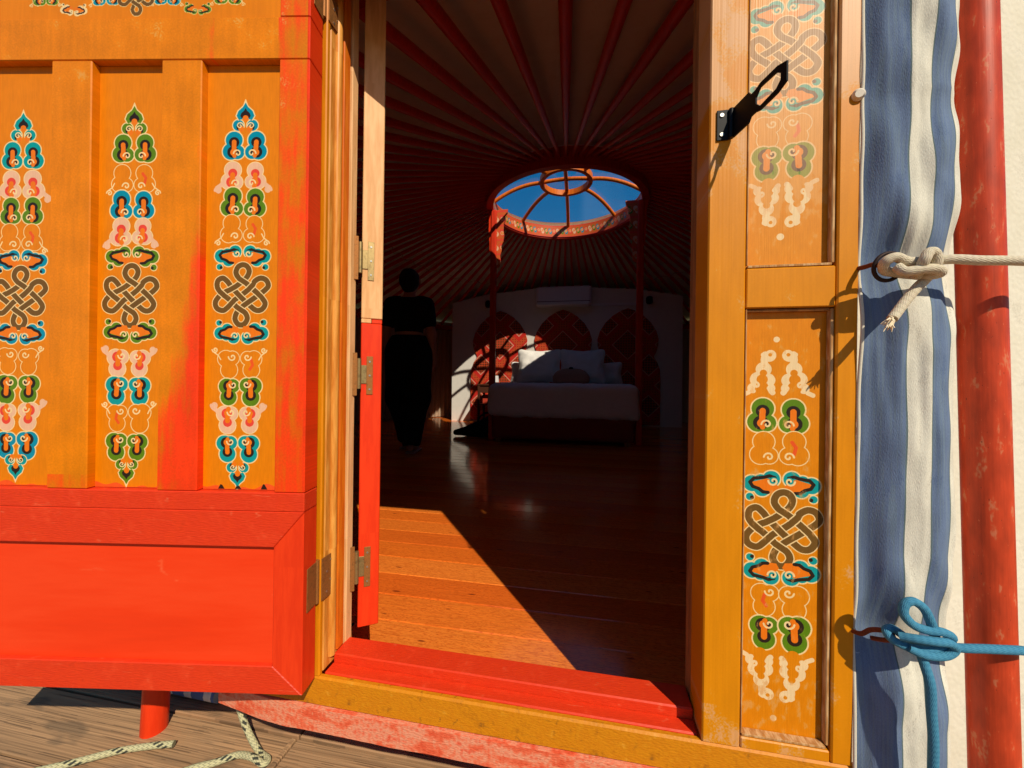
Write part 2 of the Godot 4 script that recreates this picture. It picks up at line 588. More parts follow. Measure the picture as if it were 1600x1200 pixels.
# two colours mixed by layered noise, grain along v (fy < fx) or all round
func mottle(w: int, h: int, stops: Array, seed_: int, fx: float, fy: float, fine := 0.3, scuff := []) -> ImageTexture:
	var a := noise_bytes(w, h, seed_, fx, fy, 5)
	var g := noise_bytes(w, h, seed_ + 3, 0.31, 0.31 if fy >= fx else 0.05, 2)
	var out := PackedByteArray()
	out.resize(w * h * 3)
	var lut := PackedByteArray()
	for l in 256:
		var t := clampf(l / 255.0, 0, 0.9999) * (stops.size() - 1)
		var i := int(t)
		for ch in 3:
			lut.append(int(lerpf(stops[i][ch], stops[i + 1][ch], t - i)))
	for i in w * h:
		var l := int(clampf(lerpf(a[i], g[i], fine), 0, 255))
		out[i * 3] = lut[l * 3]; out[i * 3 + 1] = lut[l * 3 + 1]; out[i * 3 + 2] = lut[l * 3 + 2]
	if scuff.size() > 0:
		# rubbed spots and scratches: [number, colour]
		var rs := RandomNumberGenerator.new()
		rs.seed = seed_
		for k in scuff[0]:
			var x := rs.randf() * w
			var y := rs.randf() * h
			var ln := rs.randi_range(2, 22)
			var tall := rs.randf() < 0.6
			var str_ := rs.randf_range(0.1, 0.42)
			for q in ln:
				x += rs.randf_range(-0.6, 0.6) if tall else rs.randf_range(0.3, 1.0)
				y += rs.randf_range(0.3, 1.0) if tall else rs.randf_range(-0.6, 0.6)
				var i := posmod(int(y), h) * w + posmod(int(x), w)
				for ch in 3:
					out[i * 3 + ch] = int(lerpf(out[i * 3 + ch], scuff[1][ch], str_))
	return tex(w, h, out)

func gray_tex(w: int, h: int, data: PackedByteArray) -> ImageTexture:
	return ImageTexture.create_from_image(Image.create_from_data(w, h, false, Image.FORMAT_L8, data))

# ------------------------------------------------------------------ materials and nodes
func mat(called: String, albedo, rough := 0.6, extra := {}) -> StandardMaterial3D:
	var m := StandardMaterial3D.new()
	m.resource_name = called
	if albedo is Texture2D:
		m.albedo_texture = albedo
	else:
		m.albedo_color = Color(albedo[0] / 255.0, albedo[1] / 255.0, albedo[2] / 255.0)
	m.roughness = rough
	m.metallic_specular = 0.35
	for k in extra:
		m.set(k, extra[k])
	M[called] = m
	return m

func tri_scale(m: StandardMaterial3D, s: Vector3) -> StandardMaterial3D:
	m.uv1_triplanar = true
	m.uv1_triplanar_sharpness = 6.0
	m.uv1_scale = s
	return m

func relief(m: StandardMaterial3D, t: Texture2D, cm: float) -> StandardMaterial3D:
	m.heightmap_enabled = true
	m.heightmap_texture = t
	m.heightmap_scale = cm
	return m

func named(called: String) -> String:
	if not taken.has(called):
		taken[called] = 0
		return called
	taken[called] += 1
	return "%s_%03d" % [called, taken[called]]

func part(parent: Node, called: String, shape, m: Material, at := Vector3.ZERO, label := "") -> MeshInstance3D:
	var o := MeshInstance3D.new()
	o.name = called
	o.mesh = shape.mesh() if shape is MB else shape
	o.material_override = m
	o.cast_shadow = GeometryInstance3D.SHADOW_CASTING_SETTING_ON
	parent.add_child(o, true)
	o.position = at
	if label:
		o.set_meta("label", label)
	return o

func thing(called: String, label: String, category: String, at := Vector3.ZERO, group := "", turn := 0.0) -> Node3D:
	var o := Node3D.new()
	o.name = named(called)
	add_child(o)
	o.position = at
	o.rotation.y = turn
	o.set_meta("label", label)
	o.set_meta("category", category)
	if group:
		o.set_meta("group", group)
	return o

func solo(called: String, shape, m: Material, label: String, category: String, at := Vector3.ZERO, group := "") -> MeshInstance3D:
	var o := part(self, named(called), shape, m, at)
	o.set_meta("label", label)
	o.set_meta("category", category)
	if group:
		o.set_meta("group", group)
	return o

func setting(called: String, shape, m: Material) -> Node3D:
	var o: Node3D
	if shape == null:
		o = Node3D.new()
		o.name = called
		add_child(o)
	else:
		o = part(self, called, shape, m)
	o.set_meta("kind", "structure")
	return o

func spline(ctrl: Array, per := 8, closed := false) -> PackedVector3Array:
	var o := PackedVector3Array()
	var m := ctrl.size()
	for i in (m if closed else m - 1):
		var p0: Vector3 = ctrl[(i - 1 + m) % m] if closed else ctrl[maxi(i - 1, 0)]
		var p3: Vector3 = ctrl[(i + 2) % m] if closed else ctrl[mini(i + 2, m - 1)]
		for k in per:
			o.append((ctrl[i] as Vector3).cubic_interpolate(ctrl[(i + 1) % m], p0, p3, float(k) / per))
	if not closed:
		o.append(ctrl[m - 1])
	return o

func bx(x0: float, x1: float, y0: float, y1: float, z0: float, z1: float, b := 0.0015, rect := Rect2(0, 0, 1, 1)) -> MB:
	var m := MB.new()
	m.rect = rect
	return m.box(Vector3(x0, y0, z0), Vector3(x1, y1, z1), b)

# ------------------------------------------------------------------ the place
const FLOOR := 0.13
const FRONT := -0.5944                 # front face of the door frame
const CEN := Vector3(-0.19, 0.0, -4.275)
const WALL_R := 3.5
const WALL_TOP := 1.86
const RING_Y := 2.718
const RING_R := 0.8226

func _ready() -> void:
	rng.seed = 20240
	camera_and_light()
	make_materials()
	ground_and_deck()
	yurt()
	inside_floor()
	partition()
	door_frame()
	painted_door()
	inner_door()
	striped_canvas()
	poles_and_ropes()
	furniture()
	person()

func camera_and_light() -> void:
	var cam := Camera3D.new()
	cam.name = "camera"
	cam.position = Vector3(0, 0.76, 0)
	cam.rotation = Vector3(0, deg_to_rad(10.3), 0.0128)
	cam.fov = rad_to_deg(2.0 * atan(600.0 / 590.0))
	cam.near = 0.02
	cam.far = 500.0
	add_child(cam)
	cam.current = true
	var e := Environment.new()
	e.background_mode = Environment.BG_SKY
	var sm := ProceduralSkyMaterial.new()
	sm.sky_top_color = Color(0.0, 0.385, 0.605)
	sm.sky_horizon_color = Color(0.80, 0.87, 0.92)
	sm.sky_curve = 0.085
	sm.ground_bottom_color = Color(0.30, 0.26, 0.22)
	sm.ground_horizon_color = Color(0.45, 0.50, 0.52)
	var cw := 512
	var cn := noise_bytes(cw, 256, 71, 0.02, 0.012, 5)
	var cf := noise_bytes(cw, 256, 73, 0.006, 0.006, 3)
	var ci := Image.create(cw, 256, false, Image.FORMAT_RGBA8)
	for yy in 256:
		for xx in cw:
			var t := clampf((cn[yy * cw + xx] - 150) / 90.0, 0.0, 1.0) * clampf((cf[yy * cw + xx] - 110) / 70.0, 0.0, 1.0)
			ci.set_pixel(xx, yy, Color(0.85, 0.9, 0.95, t * 0.12))
	sm.sky_cover = ImageTexture.create_from_image(ci)
	var sky := Sky.new()
	sky.sky_material = sm
	e.sky = sky
	e.background_energy_multiplier = 1.0
	e.tonemap_mode = Environment.TONE_MAPPER_LINEAR
	e.tonemap_exposure = 1.0
	e.sdfgi_enabled = true
	e.ssao_enabled = true
	e.ssil_enabled = true
	var we := WorldEnvironment.new()
	we.name = "world"
	we.environment = e
	add_child(we)
	var sun := DirectionalLight3D.new()
	sun.name = "sun"
	var az := deg_to_rad(36.0)
	var el := deg_to_rad(42.4)
	var to_sun := Vector3(sin(az) * cos(el), sin(el), cos(az) * cos(el))
	add_child(sun)
	sun.look_at_from_position(to_sun * 10.0, Vector3.ZERO)
	sun.light_energy = 1.5
	sun.light_angular_distance = 0.5
	sun.light_color = Color(1.0, 0.95, 0.86)
	sun.shadow_enabled = true

func make_materials() -> void:
	var brush := gray_tex(256, 256, noise_bytes(256, 256, 5, 0.2, 0.014, 4))
	var grain := gray_tex(256, 256, noise_bytes(256, 256, 9, 0.25, 0.25, 4))
	M["brush"] = brush
	M["grain"] = grain
	# plain paints, streaks upright
	var paint := func(called: String, a: Array, b: Array, rough := 0.42) -> void:
		var m := mat(called, mottle(256, 256, [a, b, a, b], hash(called) % 1000, 0.06, 0.009, 0.25), rough)
		tri_scale(m, Vector3(3.1, 2.2, 3.1))
		relief(m, brush, 0.015)
	paint.call("red_paint", [216, 52, 16], [228, 60, 20])
	paint.call("dark_red_paint", [196, 48, 24], [214, 58, 30])
	paint.call("orange_paint", [206, 96, 18], [226, 122, 26])
	paint.call("yellow_paint", [200, 118, 6], [216, 134, 16])
	paint.call("pole_paint", [190, 66, 34], [206, 80, 44], 0.45)
	paint.call("rafter_paint", [198, 50, 26], [216, 60, 32], 0.42)
	paint.call("pale_wood", [214, 160, 104], [232, 182, 128], 0.55)
	paint.call("worn_moulding", [196, 118, 40], [224, 158, 74])
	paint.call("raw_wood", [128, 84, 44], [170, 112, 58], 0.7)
	# horizontal streaks
	var m := mat("red_sill", mottle(256, 256, [[186, 46, 20], [216, 58, 22], [210, 54, 22], [218, 62, 28], [226, 104, 74]], 61, 0.06, 0.009, 0.3, [60, [226, 128, 96]]), 0.45)
	m.uv1_offset = Vector3(0.3, 0.1, 0)
	tri_scale(m, Vector3(1.2, 6, 6))
	relief(m, grain, 0.05)
	m = mat("yellow_sill", mottle(256, 256, [[130, 84, 30], [190, 116, 12], [206, 130, 14], [200, 122, 12], [206, 132, 18], [216, 158, 70]], 67, 0.03, 0.02, 0.3, [110, [110, 72, 30]]), 0.5)
	tri_scale(m, Vector3(2, 5, 5))
	relief(m, grain, 0.06)
	m = mat("pink_sill", mottle(256, 256, [[206, 74, 44], [222, 96, 66], [224, 150, 118], [226, 108, 74], [212, 80, 48], [230, 196, 160]], 71, 0.03, 0.02, 0.35), 0.6)
	tri_scale(m, Vector3(1.6, 6, 6))
	relief(m, grain, 0.08)
	# canvas
	mat("white_canvas", mottle(512, 512, [[196, 190, 172], [224, 218, 200], [218, 212, 192], [228, 222, 206]], 81, 0.012, 0.012, 0.3), 0.9)
	tri_scale(M["white_canvas"], Vector3(1.3, 1.3, 1.3))
	relief(M["white_canvas"], grain, 0.08)
	mat("lining", mottle(256, 256, [[216, 204, 186], [230, 220, 204], [224, 212, 194]], 83, 0.02, 0.02, 0.3), 0.95)
	tri_scale(M["lining"], Vector3(1, 1, 1))
	mat("worn_edge", mottle(128, 128, [[112, 78, 46], [206, 168, 120], [164, 112, 60], [196, 128, 40]], 87, 0.08, 0.03, 0.4), 0.75)
	tri_scale(M["worn_edge"], Vector3(9, 5, 9))
	# metals
	mat("black_metal", [26, 26, 27], 0.45, {"metallic": 0.6})
	mat("steel", [196, 190, 178], 0.35, {"metallic": 0.9})
	mat("dull_brass", mottle(128, 128, [[120, 100, 66], [176, 150, 100], [150, 126, 84]], 91, 0.05, 0.05, 0.4), 0.42, {"metallic": 0.75})
	tri_scale(M["dull_brass"], Vector3(12, 12, 12))
	mat("old_hinge", mottle(128, 128, [[110, 74, 40], [164, 108, 56], [136, 86, 44]], 93, 0.05, 0.05, 0.4), 0.6, {"metallic": 0.45})
	tri_scale(M["old_hinge"], Vector3(14, 14, 14))
	mat("rust", mottle(128, 128, [[70, 34, 20], [122, 62, 36], [92, 46, 28]], 95, 0.06, 0.06, 0.5), 0.85, {"metallic": 0.2})
	tri_scale(M["rust"], Vector3(20, 20, 20))

func ground_and_deck() -> void:
	mat("earth", mottle(512, 512, [[92, 80, 58], [122, 108, 78], [104, 104, 62], [132, 118, 90]], 101, 0.02, 0.02, 0.35), 0.95)
	tri_scale(M["earth"], Vector3(0.3, 0.3, 0.3))
	setting("ground", MB.new().grid(8, 8, func(u: float, v: float): return Vector3(lerpf(-220, 220, u), -0.25, lerpf(-220, 220, v)), func(_q): return Vector3.UP), M["earth"])
	var dk := setting("deck", null, null)
	var mats := []
	for i in 4:
		var w := 1024
		var h := 128
		var a := noise_bytes(h, w, 200 + i, 0.06, 0.0022, 5)
		var s := noise_bytes(h, w, 230 + i, 0.018, 0.007, 4)
		var g := noise_bytes(h, w, 260 + i, 0.3, 0.006, 3)
		var out := PackedByteArray()
		out.resize(w * h * 3)
		var hm := PackedByteArray()
		hm.resize(w * h)
		var tone := [Vector3(154, 118, 86), Vector3(160, 126, 92), Vector3(178, 150, 112), Vector3(156, 122, 90)][i] as Vector3
		for y in h:
			for x in w:
				var j := x * h + y
				var t := (a[j] - 128) / 128.0
				var f := (g[j] - 128) / 128.0
				var c := tone * (1.0 + 0.11 * t + 0.08 * f)
				var st := clampf((s[j] - 170) / 45.0, 0.0, 1.0)
				c = c.lerp(Vector3(92, 78, 62), st * 0.5 * clampf(g[j] / 110.0, 0.3, 1.0))
				if g[j] < 58:
					c *= 0.78
				var o := (y * w + x) * 3
				out[o] = int(clampf(c.x, 0, 255)); out[o + 1] = int(clampf(c.y, 0, 255)); out[o + 2] = int(clampf(c.z, 0, 255))
				hm[y * w + x] = int(clampf(a[j] * 0.5 + g[j] * 0.5, 0, 255))
		var m := mat("deck_%d" % i, tex(w, h, out), 0.85)
		relief(m, gray_tex(w, h, hm), 0.25)
		mats.append(m)
	# planks along x, laid from the yurt towards and past the camera
	var z := -0.86
	var row := 0
	while z < 3.0:
		var wd := 0.145
		var cuts := [-2.6, -0.585 + (0.0 if row < 3 else rng.randf_range(-0.6, 0.6)), 1.3, 3.2]
		for k in cuts.size() - 1:
			var y := -0.0 - rng.randf() * 0.002
			var b := bx(cuts[k] + 0.002, cuts[k + 1] - 0.002, y - 0.03, y, z + 0.0025, z + wd - 0.0025, 0.002)
			for i in b.p.size():
				b.uv[i] = Vector2(b.p[i].x * 0.62 + row * 0.37 + k * 0.21, (b.p[i].z - z) / wd * 0.96 + 0.02)
			part(dk, "plank", b, mats[(row * 2 + k * 2 + 1) % 4] if k > 0 else mats[[0, 1, 3][row % 3]])
		z += wd
		row += 1

func ring_shape(r_in: float, r_out: float, y0: float, y1: float, segs := 96) -> MB:
	var m := MB.new()
	var along := func(q: Vector3) -> Vector3: return Vector3(q.x, 0, q.z).normalized()
	m.grid(segs, 1, func(u: float, v: float): return Vector3(sin(u * TAU) * r_in, lerpf(y0, y1, v), cos(u * TAU) * r_in), func(q): return -along.call(q), 12.0, 1.0)
	m.grid(segs, 1, func(u: float, v: float): return Vector3(sin(u * TAU) * r_out, lerpf(y0, y1, v), cos(u * TAU) * r_out), along, 12.0, 1.0)
	m.grid(segs, 1, func(u: float, v: float): return Vector3(sin(u * TAU) * lerpf(r_in, r_out, v), y0, cos(u * TAU) * lerpf(r_in, r_out, v)), func(_q): return Vector3.DOWN, 12.0, 0.3)
	m.grid(segs, 1, func(u: float, v: float): return Vector3(sin(u * TAU) * lerpf(r_in, r_out, v), y1, cos(u * TAU) * lerpf(r_in, r_out, v)), func(_q): return Vector3.UP, 12.0, 0.3)
	return m

# upright cylinder sheet with the doorway left open below y_gap
func drum(r: float, y0: float, y1: float, y_gap: float, thick: float, wave: float) -> MB:
	var m := MB.new()
	var f := FastNoiseLite.new()
	f.seed = 31
	f.frequency = 1.3
	var a0 := asin((-0.57 - CEN.x) / r)
	var a1 := asin((0.385 - CEN.x) / r)
	for side in [1.0, -1.0]:
		var rr: float = r if side > 0.0 else r - thick
		var out := func(q: Vector3) -> Vector3: return Vector3(q.x, 0, q.z) * side
		var put := func(a: float, y: float) -> Vector3:
			var k := rr + wave * f.get_noise_3d(sin(a) * 3.0, y * 1.4, cos(a) * 3.0)
			return Vector3(sin(a) * k, y, cos(a) * k)
		m.grid(150, 14, func(u: float, v: float): return put.call(lerpf(a1, a0 + TAU, u), lerpf(y0, y_gap, v)), out, 22.0, 1.6)
		m.grid(160, 4, func(u: float, v: float): return put.call(lerpf(a1, a1 + TAU, u), lerpf(y_gap, y1, v)), out, 22.0, 0.4)
	return m

func yurt() -> void:
	var y := thing("yurt", "round white canvas yurt with red roof poles and glazed crown", "yurt", CEN)
	part(y, "wall_cover", drum(WALL_R + 0.02, -0.02, WALL_TOP + 0.05, 1.79, 0.02, 0.03), M["white_canvas"])
	part(y, "wall_lining", drum(WALL_R - 0.06, 0.0, WALL_TOP + 0.05, 1.79, 0.01, 0.0), M["lining"])
	# roof: two cone sheets above the poles
	var rise := (RING_Y + 0.14 - WALL_TOP) / (RING_R + 0.06 - WALL_R - 0.2)
	for e in [["roof_lining", 0.035, "lining"], ["roof_cover", 0.09, "white_canvas"]]:
		var m := MB.new()
		m.grid(96, 6, func(u: float, v: float):
			var r := lerpf(WALL_R + 0.2, RING_R + 0.05, v)
			return Vector3(sin(u * TAU) * r, WALL_TOP + (r - WALL_R - 0.2) * rise + e[1], cos(u * TAU) * r), func(_q): return Vector3.UP if e[0] == "roof_cover" else Vector3.DOWN, 20.0, 3.0)
		part(y, e[0], m, M[e[2]])
	# wall top ring
	part(y, "wall_band", ring_shape(WALL_R - 0.12, WALL_R - 0.08, WALL_TOP - 0.10, WALL_TOP - 0.02), M["dark_red_paint"])
	# roof poles
	var r0 := RING_R + 0.045
	var p0 := Vector3(0, RING_Y + 0.09, r0)
	var p1 := Vector3(0, WALL_TOP + 0.0, WALL_R - 0.05)
	var len := p0.distance_to(p1)
	var pts := PackedVector3Array()
	var rad := []
	for i in 7:
		pts.append(Vector3(0, 0, len * i / 6.0))
		rad.append(lerpf(0.0135, 0.024, minf(1.0, i / 4.0)))
	var pole := MB.new().tube(pts, rad, 10, true, 1.0).mesh()
	for i in 94:
		var o := part(y, "roof_pole", pole, M["rafter_paint"])
		var a := -(i + 0.375) * TAU / 94.0
		var b := Basis(Vector3.UP, a)
		var q0 := b * p0
		var q1 := b * (p1 + Vector3(rng.randf_range(-0.015, 0.015), rng.randf_range(-0.006, 0.006), 0))
		o.transform = Transform3D(Basis.looking_at(q0 - q1, Vector3.UP), q0)
	# cord tied round the poles
	var cord := PackedVector3Array()
	for i in range(40, 149):
		var a := TAU * i / 188.0
		var r := 2.05 + 0.03 * sin(i * 1.7)
		var h := lerpf(p0.y, p1.y, (r - r0) / (WALL_R - 0.05 - r0)) - 0.026 + (0.01 if i % 2 == 0 else -0.002)
		cord.append(Vector3(sin(a) * r, h, cos(a) * r))
	mat("pale_cord", [170, 150, 120], 0.9)
	part(y, "tie_cord", MB.new().tube(cord, 0.003, 6, true, 1.0), M["pale_cord"])
	crown(y)

func fascia_tex() -> ImageTexture:
	var pic := Pic.new(512, 64, 1.0)
	for i in 16:
		var c := Vector2(16 + i * 32, 32)
		var col: int = [O_BLUE, O_GREEN, O_PINK, O_RED][i % 4]
		pic.disc(c + Vector2(-4, -6), 11, col)
		pic.disc(c + Vector2(5, 6), 11, col)
		pic.disc(c + Vector2(0, 1), 8, O_CORE)
		pic.stroke(pic.spiral(c, 11, 1, 1), 1.4, O_PINK)
	for x in 512:
		for yy in [0, 1, 2, 3, 60, 61, 62, 63]:
			pic.d[yy * 512 + x] = O_RED
	return colored(pic, palette([206, 92, 40]), [200, 140, 90], 41, func(_v): return 300.0)

func palette(base: Array) -> Array:
	return [base, [232, 202, 146], [2, 134, 160], [88, 124, 14], [224, 176, 142], [220, 68, 50], [40, 28, 20], [108, 76, 30], [226, 114, 14], [222, 84, 30], [230, 200, 152], [6, 146, 146]]

func crown(y: Node3D) -> void:
	var wood := M["orange_paint"] as StandardMaterial3D
	var c := part(y, "crown_ring", ring_shape(RING_R, RING_R + 0.065, RING_Y, RING_Y + 0.17), M["rafter_paint"], Vector3.ZERO, "dark red crown ring round the skylight")
	mat("fascia", fascia_tex(), 0.5)
	M["fascia"].uv1_scale = Vector3(0.5, 1, 1)
	part(c, "painted_band", ring_shape(RING_R - 0.012, RING_R - 0.002, RING_Y + 0.015, RING_Y + 0.16), M["fascia"])
	var hub_r := 0.27
	var hub_y := RING_Y + 0.33
	part(c, "hub_ring", ring_shape(hub_r - 0.02, hub_r + 0.025, hub_y - 0.03, hub_y + 0.03, 48), wood)
	# a cross runs through the hub, eight curved ribs join it to the ring
	for i in 2:
		var a := i * PI / 2
		var d := Vector3(sin(a), 0, cos(a))
		var s := PackedVector3Array()
		for k in 9:
			var t := k / 4.0 - 1.0
			s.append(d * t * hub_r + Vector3(0, hub_y + 0.02 * (1.0 - t * t) + 0.002 * i, 0))
		part(c, "cross_bar", MB.new().tube(s, 0.022, 8, true), wood)
	for i in 8:
		var a := i * PI / 4
		var d := Vector3(sin(a), 0, cos(a))
		var s := PackedVector3Array()
		for k in 11:
			var t := k / 10.0
			var r := lerpf(hub_r + 0.02, RING_R + 0.01, t)
			s.append(d * r + Vector3(0, lerpf(hub_y, RING_Y + 0.15, t * t), 0))
		part(c, "rib", MB.new().tube(s, 0.022, 8, true), wood)
	var glass := mat("glass", [235, 245, 250], 0.02, {"transparency": BaseMaterial3D.TRANSPARENCY_ALPHA})
	glass.albedo_color.a = 0.03
	for i in 8:
		var a := i * PI / 4
		var m := MB.new()
		m.grid(6, 6, func(u: float, v: float):
			var r := lerpf(hub_r + 0.028, RING_R + 0.06, v)
			var t := (r - hub_r - 0.02) / (RING_R - hub_r - 0.01)
			var aa := a + u * PI / 4
			return Vector3(sin(aa) * r, lerpf(hub_y, RING_Y + 0.15, t * t) + 0.026, cos(aa) * r), func(_q): return Vector3.UP)
		part(c, "pane", m, glass)
	var m2 := MB.new()
	m2.grid(32, 2, func(u: float, v: float): return Vector3(sin(u * TAU) * v * hub_r, hub_y + 0.05, cos(u * TAU) * v * hub_r), func(_q): return Vector3.UP)
	part(c, "pane", m2, glass)

func inside_floor() -> void:
	var f := setting("floor", null, null)
	var mats := []
	for i in 4:
		var w := 1024
		var h := 96
		var a := noise_bytes(h, w, 300 + i, 0.055, 0.0035, 4)
		var g := noise_bytes(h, w, 330 + i, 0.2, 0.006, 3)
		var out := PackedByteArray()
		out.resize(w * h * 3)
		var kn := []
		for k in 3:
			kn.append(Vector3(rng.randf_range(30, w - 30), rng.randf_range(14, h - 14), rng.randf_range(2.2, 4.2)))
		var tone := [Vector3(222, 110, 34), Vector3(230, 126, 46), Vector3(216, 102, 32), Vector3(226, 118, 40)][i] as Vector3
		for y in h:
			for x in w:
				var bend := 0.0
				var knot_share := 0.0
				for q in kn:
					var d2 := Vector2((x - q.x) * 0.45, y - q.y).length()
					if d2 < q.z * 5.0:
						bend += (1.0 - d2 / (q.z * 5.0)) * 60.0
						knot_share = maxf(knot_share, clampf((q.z - d2) / 2.0, 0.0, 1.0))
				var j := x * h + y
				# rings of grain: fold the slow noise
				var t := fmod((a[j] + bend) * 0.055, 1.0)
				var late := clampf((t - 0.62) / 0.3, 0.0, 1.0) * clampf((1.0 - t) / 0.06, 0.0, 1.0)
				var c := tone * (1.0 + 0.06 * (g[j] - 128) / 128.0)
				c = c.lerp(Vector3(166, 66, 18), late * 0.6)   # growth rings
				c = c.lerp(Vector3(104, 40, 16), knot_share * 0.8)   # pine knots
				var o := (y * w + x) * 3
				out[o] = int(clampf(c.x, 0, 255)); out[o + 1] = int(clampf(c.y, 0, 255)); out[o + 2] = int(clampf(c.z, 0, 255))
		var m := mat("floor_%d" % i, tex(w, h, out), 0.12, {"metallic_specular": 0.5})
		m.uv1_scale = Vector3(1, 1, 1)
		mats.append(m)
	var z := -0.70
	var row := 0
	while z > -7.6:
		var wd := 0.1145
		var dz := absf(z - wd * 0.5 - CEN.z)
		var half := sqrt(maxf(0.001, 3.42 * 3.42 - dz * dz))
		var x0 := minf(CEN.x - half, -0.573)
		var x1 := maxf(CEN.x + half, 0.346)
		var b := bx(x0, x1, FLOOR - 0.025, FLOOR - rng.randf() * 0.0006, z - wd + 0.0008, z - 0.0008, 0.0022)
		var off := rng.randf()
		for i in b.p.size():
			b.uv[i] = Vector2(b.p[i].x * 0.52 + off, (b.p[i].z - z) / wd)
		# a slight tilt of each board, as laid
		var tilt := rng.randf_range(-0.005, 0.005)
		for i in b.p.size():
			b.p[i].y += (b.p[i].z - z + wd * 0.5) * tilt
			b.n[i] = b.n[i].rotated(Vector3.RIGHT, -tilt)
		part(f, "floorboard", b, mats[[0, 1, 3, 2, 1, 0, 2, 3][row % 8]])
		z -= wd
		row += 1

func partition() -> void:
	var z := -6.12
	mat("plaster", mottle(256, 256, [[206, 202, 194], [218, 214, 206], [210, 206, 198]], 131, 0.02, 0.02, 0.4), 0.8)
	tri_scale(M["plaster"], Vector3(1, 1, 1))
	var t := thing("partition_wall", "white partition wall behind the bed with arched panels", "wall", Vector3(-0.309, FLOOR, z))
	t.scale = Vector3.ONE * 1.026
	var o := PackedVector2Array([Vector2(-1.79, 0), Vector2(1.79, 0), Vector2(1.78, 1.96), Vector2(1.1, 2.08), Vector2(0.2, 2.14), Vector2(-0.4, 2.14), Vector2(-1.25, 2.06), Vector2(-1.80, 1.935)])
	part(t, "wall_face", MB.new().prism(o, -0.06, 0.0), M["plaster"])
	for s in [-1.0, 1.0]:
		part(t, "return_wall", bx(s * 1.76 - 0.03, s * 1.76 + 0.03, 0.0, 1.9, -1.15, -0.062), M["plaster"])
	# woven panels
	var w := 256
	var out := PackedByteArray()
	out.resize(w * w * 3)
	for yy in w:
		for x in w:
			var u := x / 128.0
			var v := yy / 128.0
			var du := absf(fmod(u, 2.0) - 1.0)
			var dv := absf(fmod(v, 2.0) - 1.0)
			var d := floorf((du + dv) * 16.0) / 16.0
			var e := absf(fmod(u * 8.0, 1.0) - 0.5) + absf(fmod(v * 8.0, 1.0) - 0.5)
			var c := Vector3(196, 40, 30)
			if absf(d - 0.5) < 0.05 or absf(d - 1.25) < 0.05:
				c = Vector3(216, 150, 128)
			elif d < 0.45:
				c = Vector3(188, 70, 34) if e < 0.55 else Vector3(96, 40, 24)
			elif d > 1.3:
				c = Vector3(176, 62, 32) if e > 0.35 else Vector3(74, 60, 30)
			elif d > 0.75 and d < 1.1:
				c = Vector3(190, 74, 36) if e > 0.3 else Vector3(140, 26, 24)
			c *= rng.randf_range(0.86, 1.08)
			var q := (yy * w + x) * 3
			out[q] = int(minf(c.x, 255)); out[q + 1] = int(minf(c.y, 255)); out[q + 2] = int(minf(c.z, 255))
	mat("kilim", tex(w, w, out), 0.95)
	M["kilim"].uv1_scale = Vector3(1, 1, 1)
	var labels := ["arched red kilim wall panel beside the nightstand", "arched red kilim wall panel under the air conditioner", "arched red kilim wall panel next to the post without a bag"]
	var right := [[0.0, 1.80], [0.10, 1.765], [0.22, 1.69], [0.33, 1.58], [0.41, 1.45], [0.445, 1.33], [0.44, 1.22], [0.41, 1.12], [0.38, 1.07], [0.385, 1.04], [0.43, 0.97], [0.47, 0.86], [0.48, 0.70], [0.48, 0.02]]
	for i in 3:
		var ol := PackedVector2Array()
		for q in right:
			ol.append(Vector2(q[0], q[1]))
		for k in range(right.size() - 1, 0, -1):
			ol.append(Vector2(-right[k][0], right[k][1]))
		var mb := MB.new()
		mb.rect = Rect2(0, 0, 0.62, 0.62)
		mb.prism(ol, 0.001, 0.022, 0.006)
		var a := solo("arched_panel", mb, M["kilim"], labels[i], "wall panel", Vector3([-1.322, -0.292, 0.71][i], FLOOR + 0.004, z), "arched panels on the partition wall")
		a.scale = Vector3(1.028, 1.016, 1.0)
		if i == 2:
			a.set_meta("label", "arched red kilim wall panel at the shaded right end of the headboard row")
	# air conditioner
	mat("ac_plastic", [214, 214, 216], 0.4)
	mat("dark_slot", [40, 40, 44], 0.7)
	var ac := thing("air_conditioner", "white air conditioner high on the partition wall", "air conditioner", Vector3(-0.283, 1.997, z))
	part(ac, "body", MB.new().rbox(Vector3(0.866, 0.30, 0.20), 0.03, Vector3i(14, 10, 8)), M["ac_plastic"], Vector3(0, 0.152, 0.103))
	part(ac, "louver", bx(-0.40, 0.40, 0.006, 0.052, 0.203, 0.212, 0.004), M["ac_plastic"])
	part(ac, "air_slot", bx(-0.41, 0.41, 0.058, 0.066, 0.19, 0.2045, 0.001), M["dark_slot"])
	part(ac, "pipe_cover", bx(0.434, 1.2, 0.01, 0.05, 0.001, 0.03, 0.003), M["ac_plastic"])
	for s in [[-1.51, 2.066, "small black wall lamp above the sunlit arch"], [1.013, 2.066, "small black wall lamp above the shaded arch"]]:
		var l := thing("wall_lamp", s[2], "lamp", Vector3(s[0], s[1], z), "wall lamps over the bed")
		part(l, "shade", MB.new().rbox(Vector3(0.10, 0.12, 0.08), 0.038, Vector3i(8, 8, 8)), M["black_metal"], Vector3(0, 0, 0.09))
		part(l, "bracket", bx(-0.015, 0.015, -0.03, 0.03, 0.001, 0.052, 0.003), M["black_metal"])

const FR := Rect2(0.17, 0.22, 0.22, 1.55)   # where the right-hand frame paint is mapped

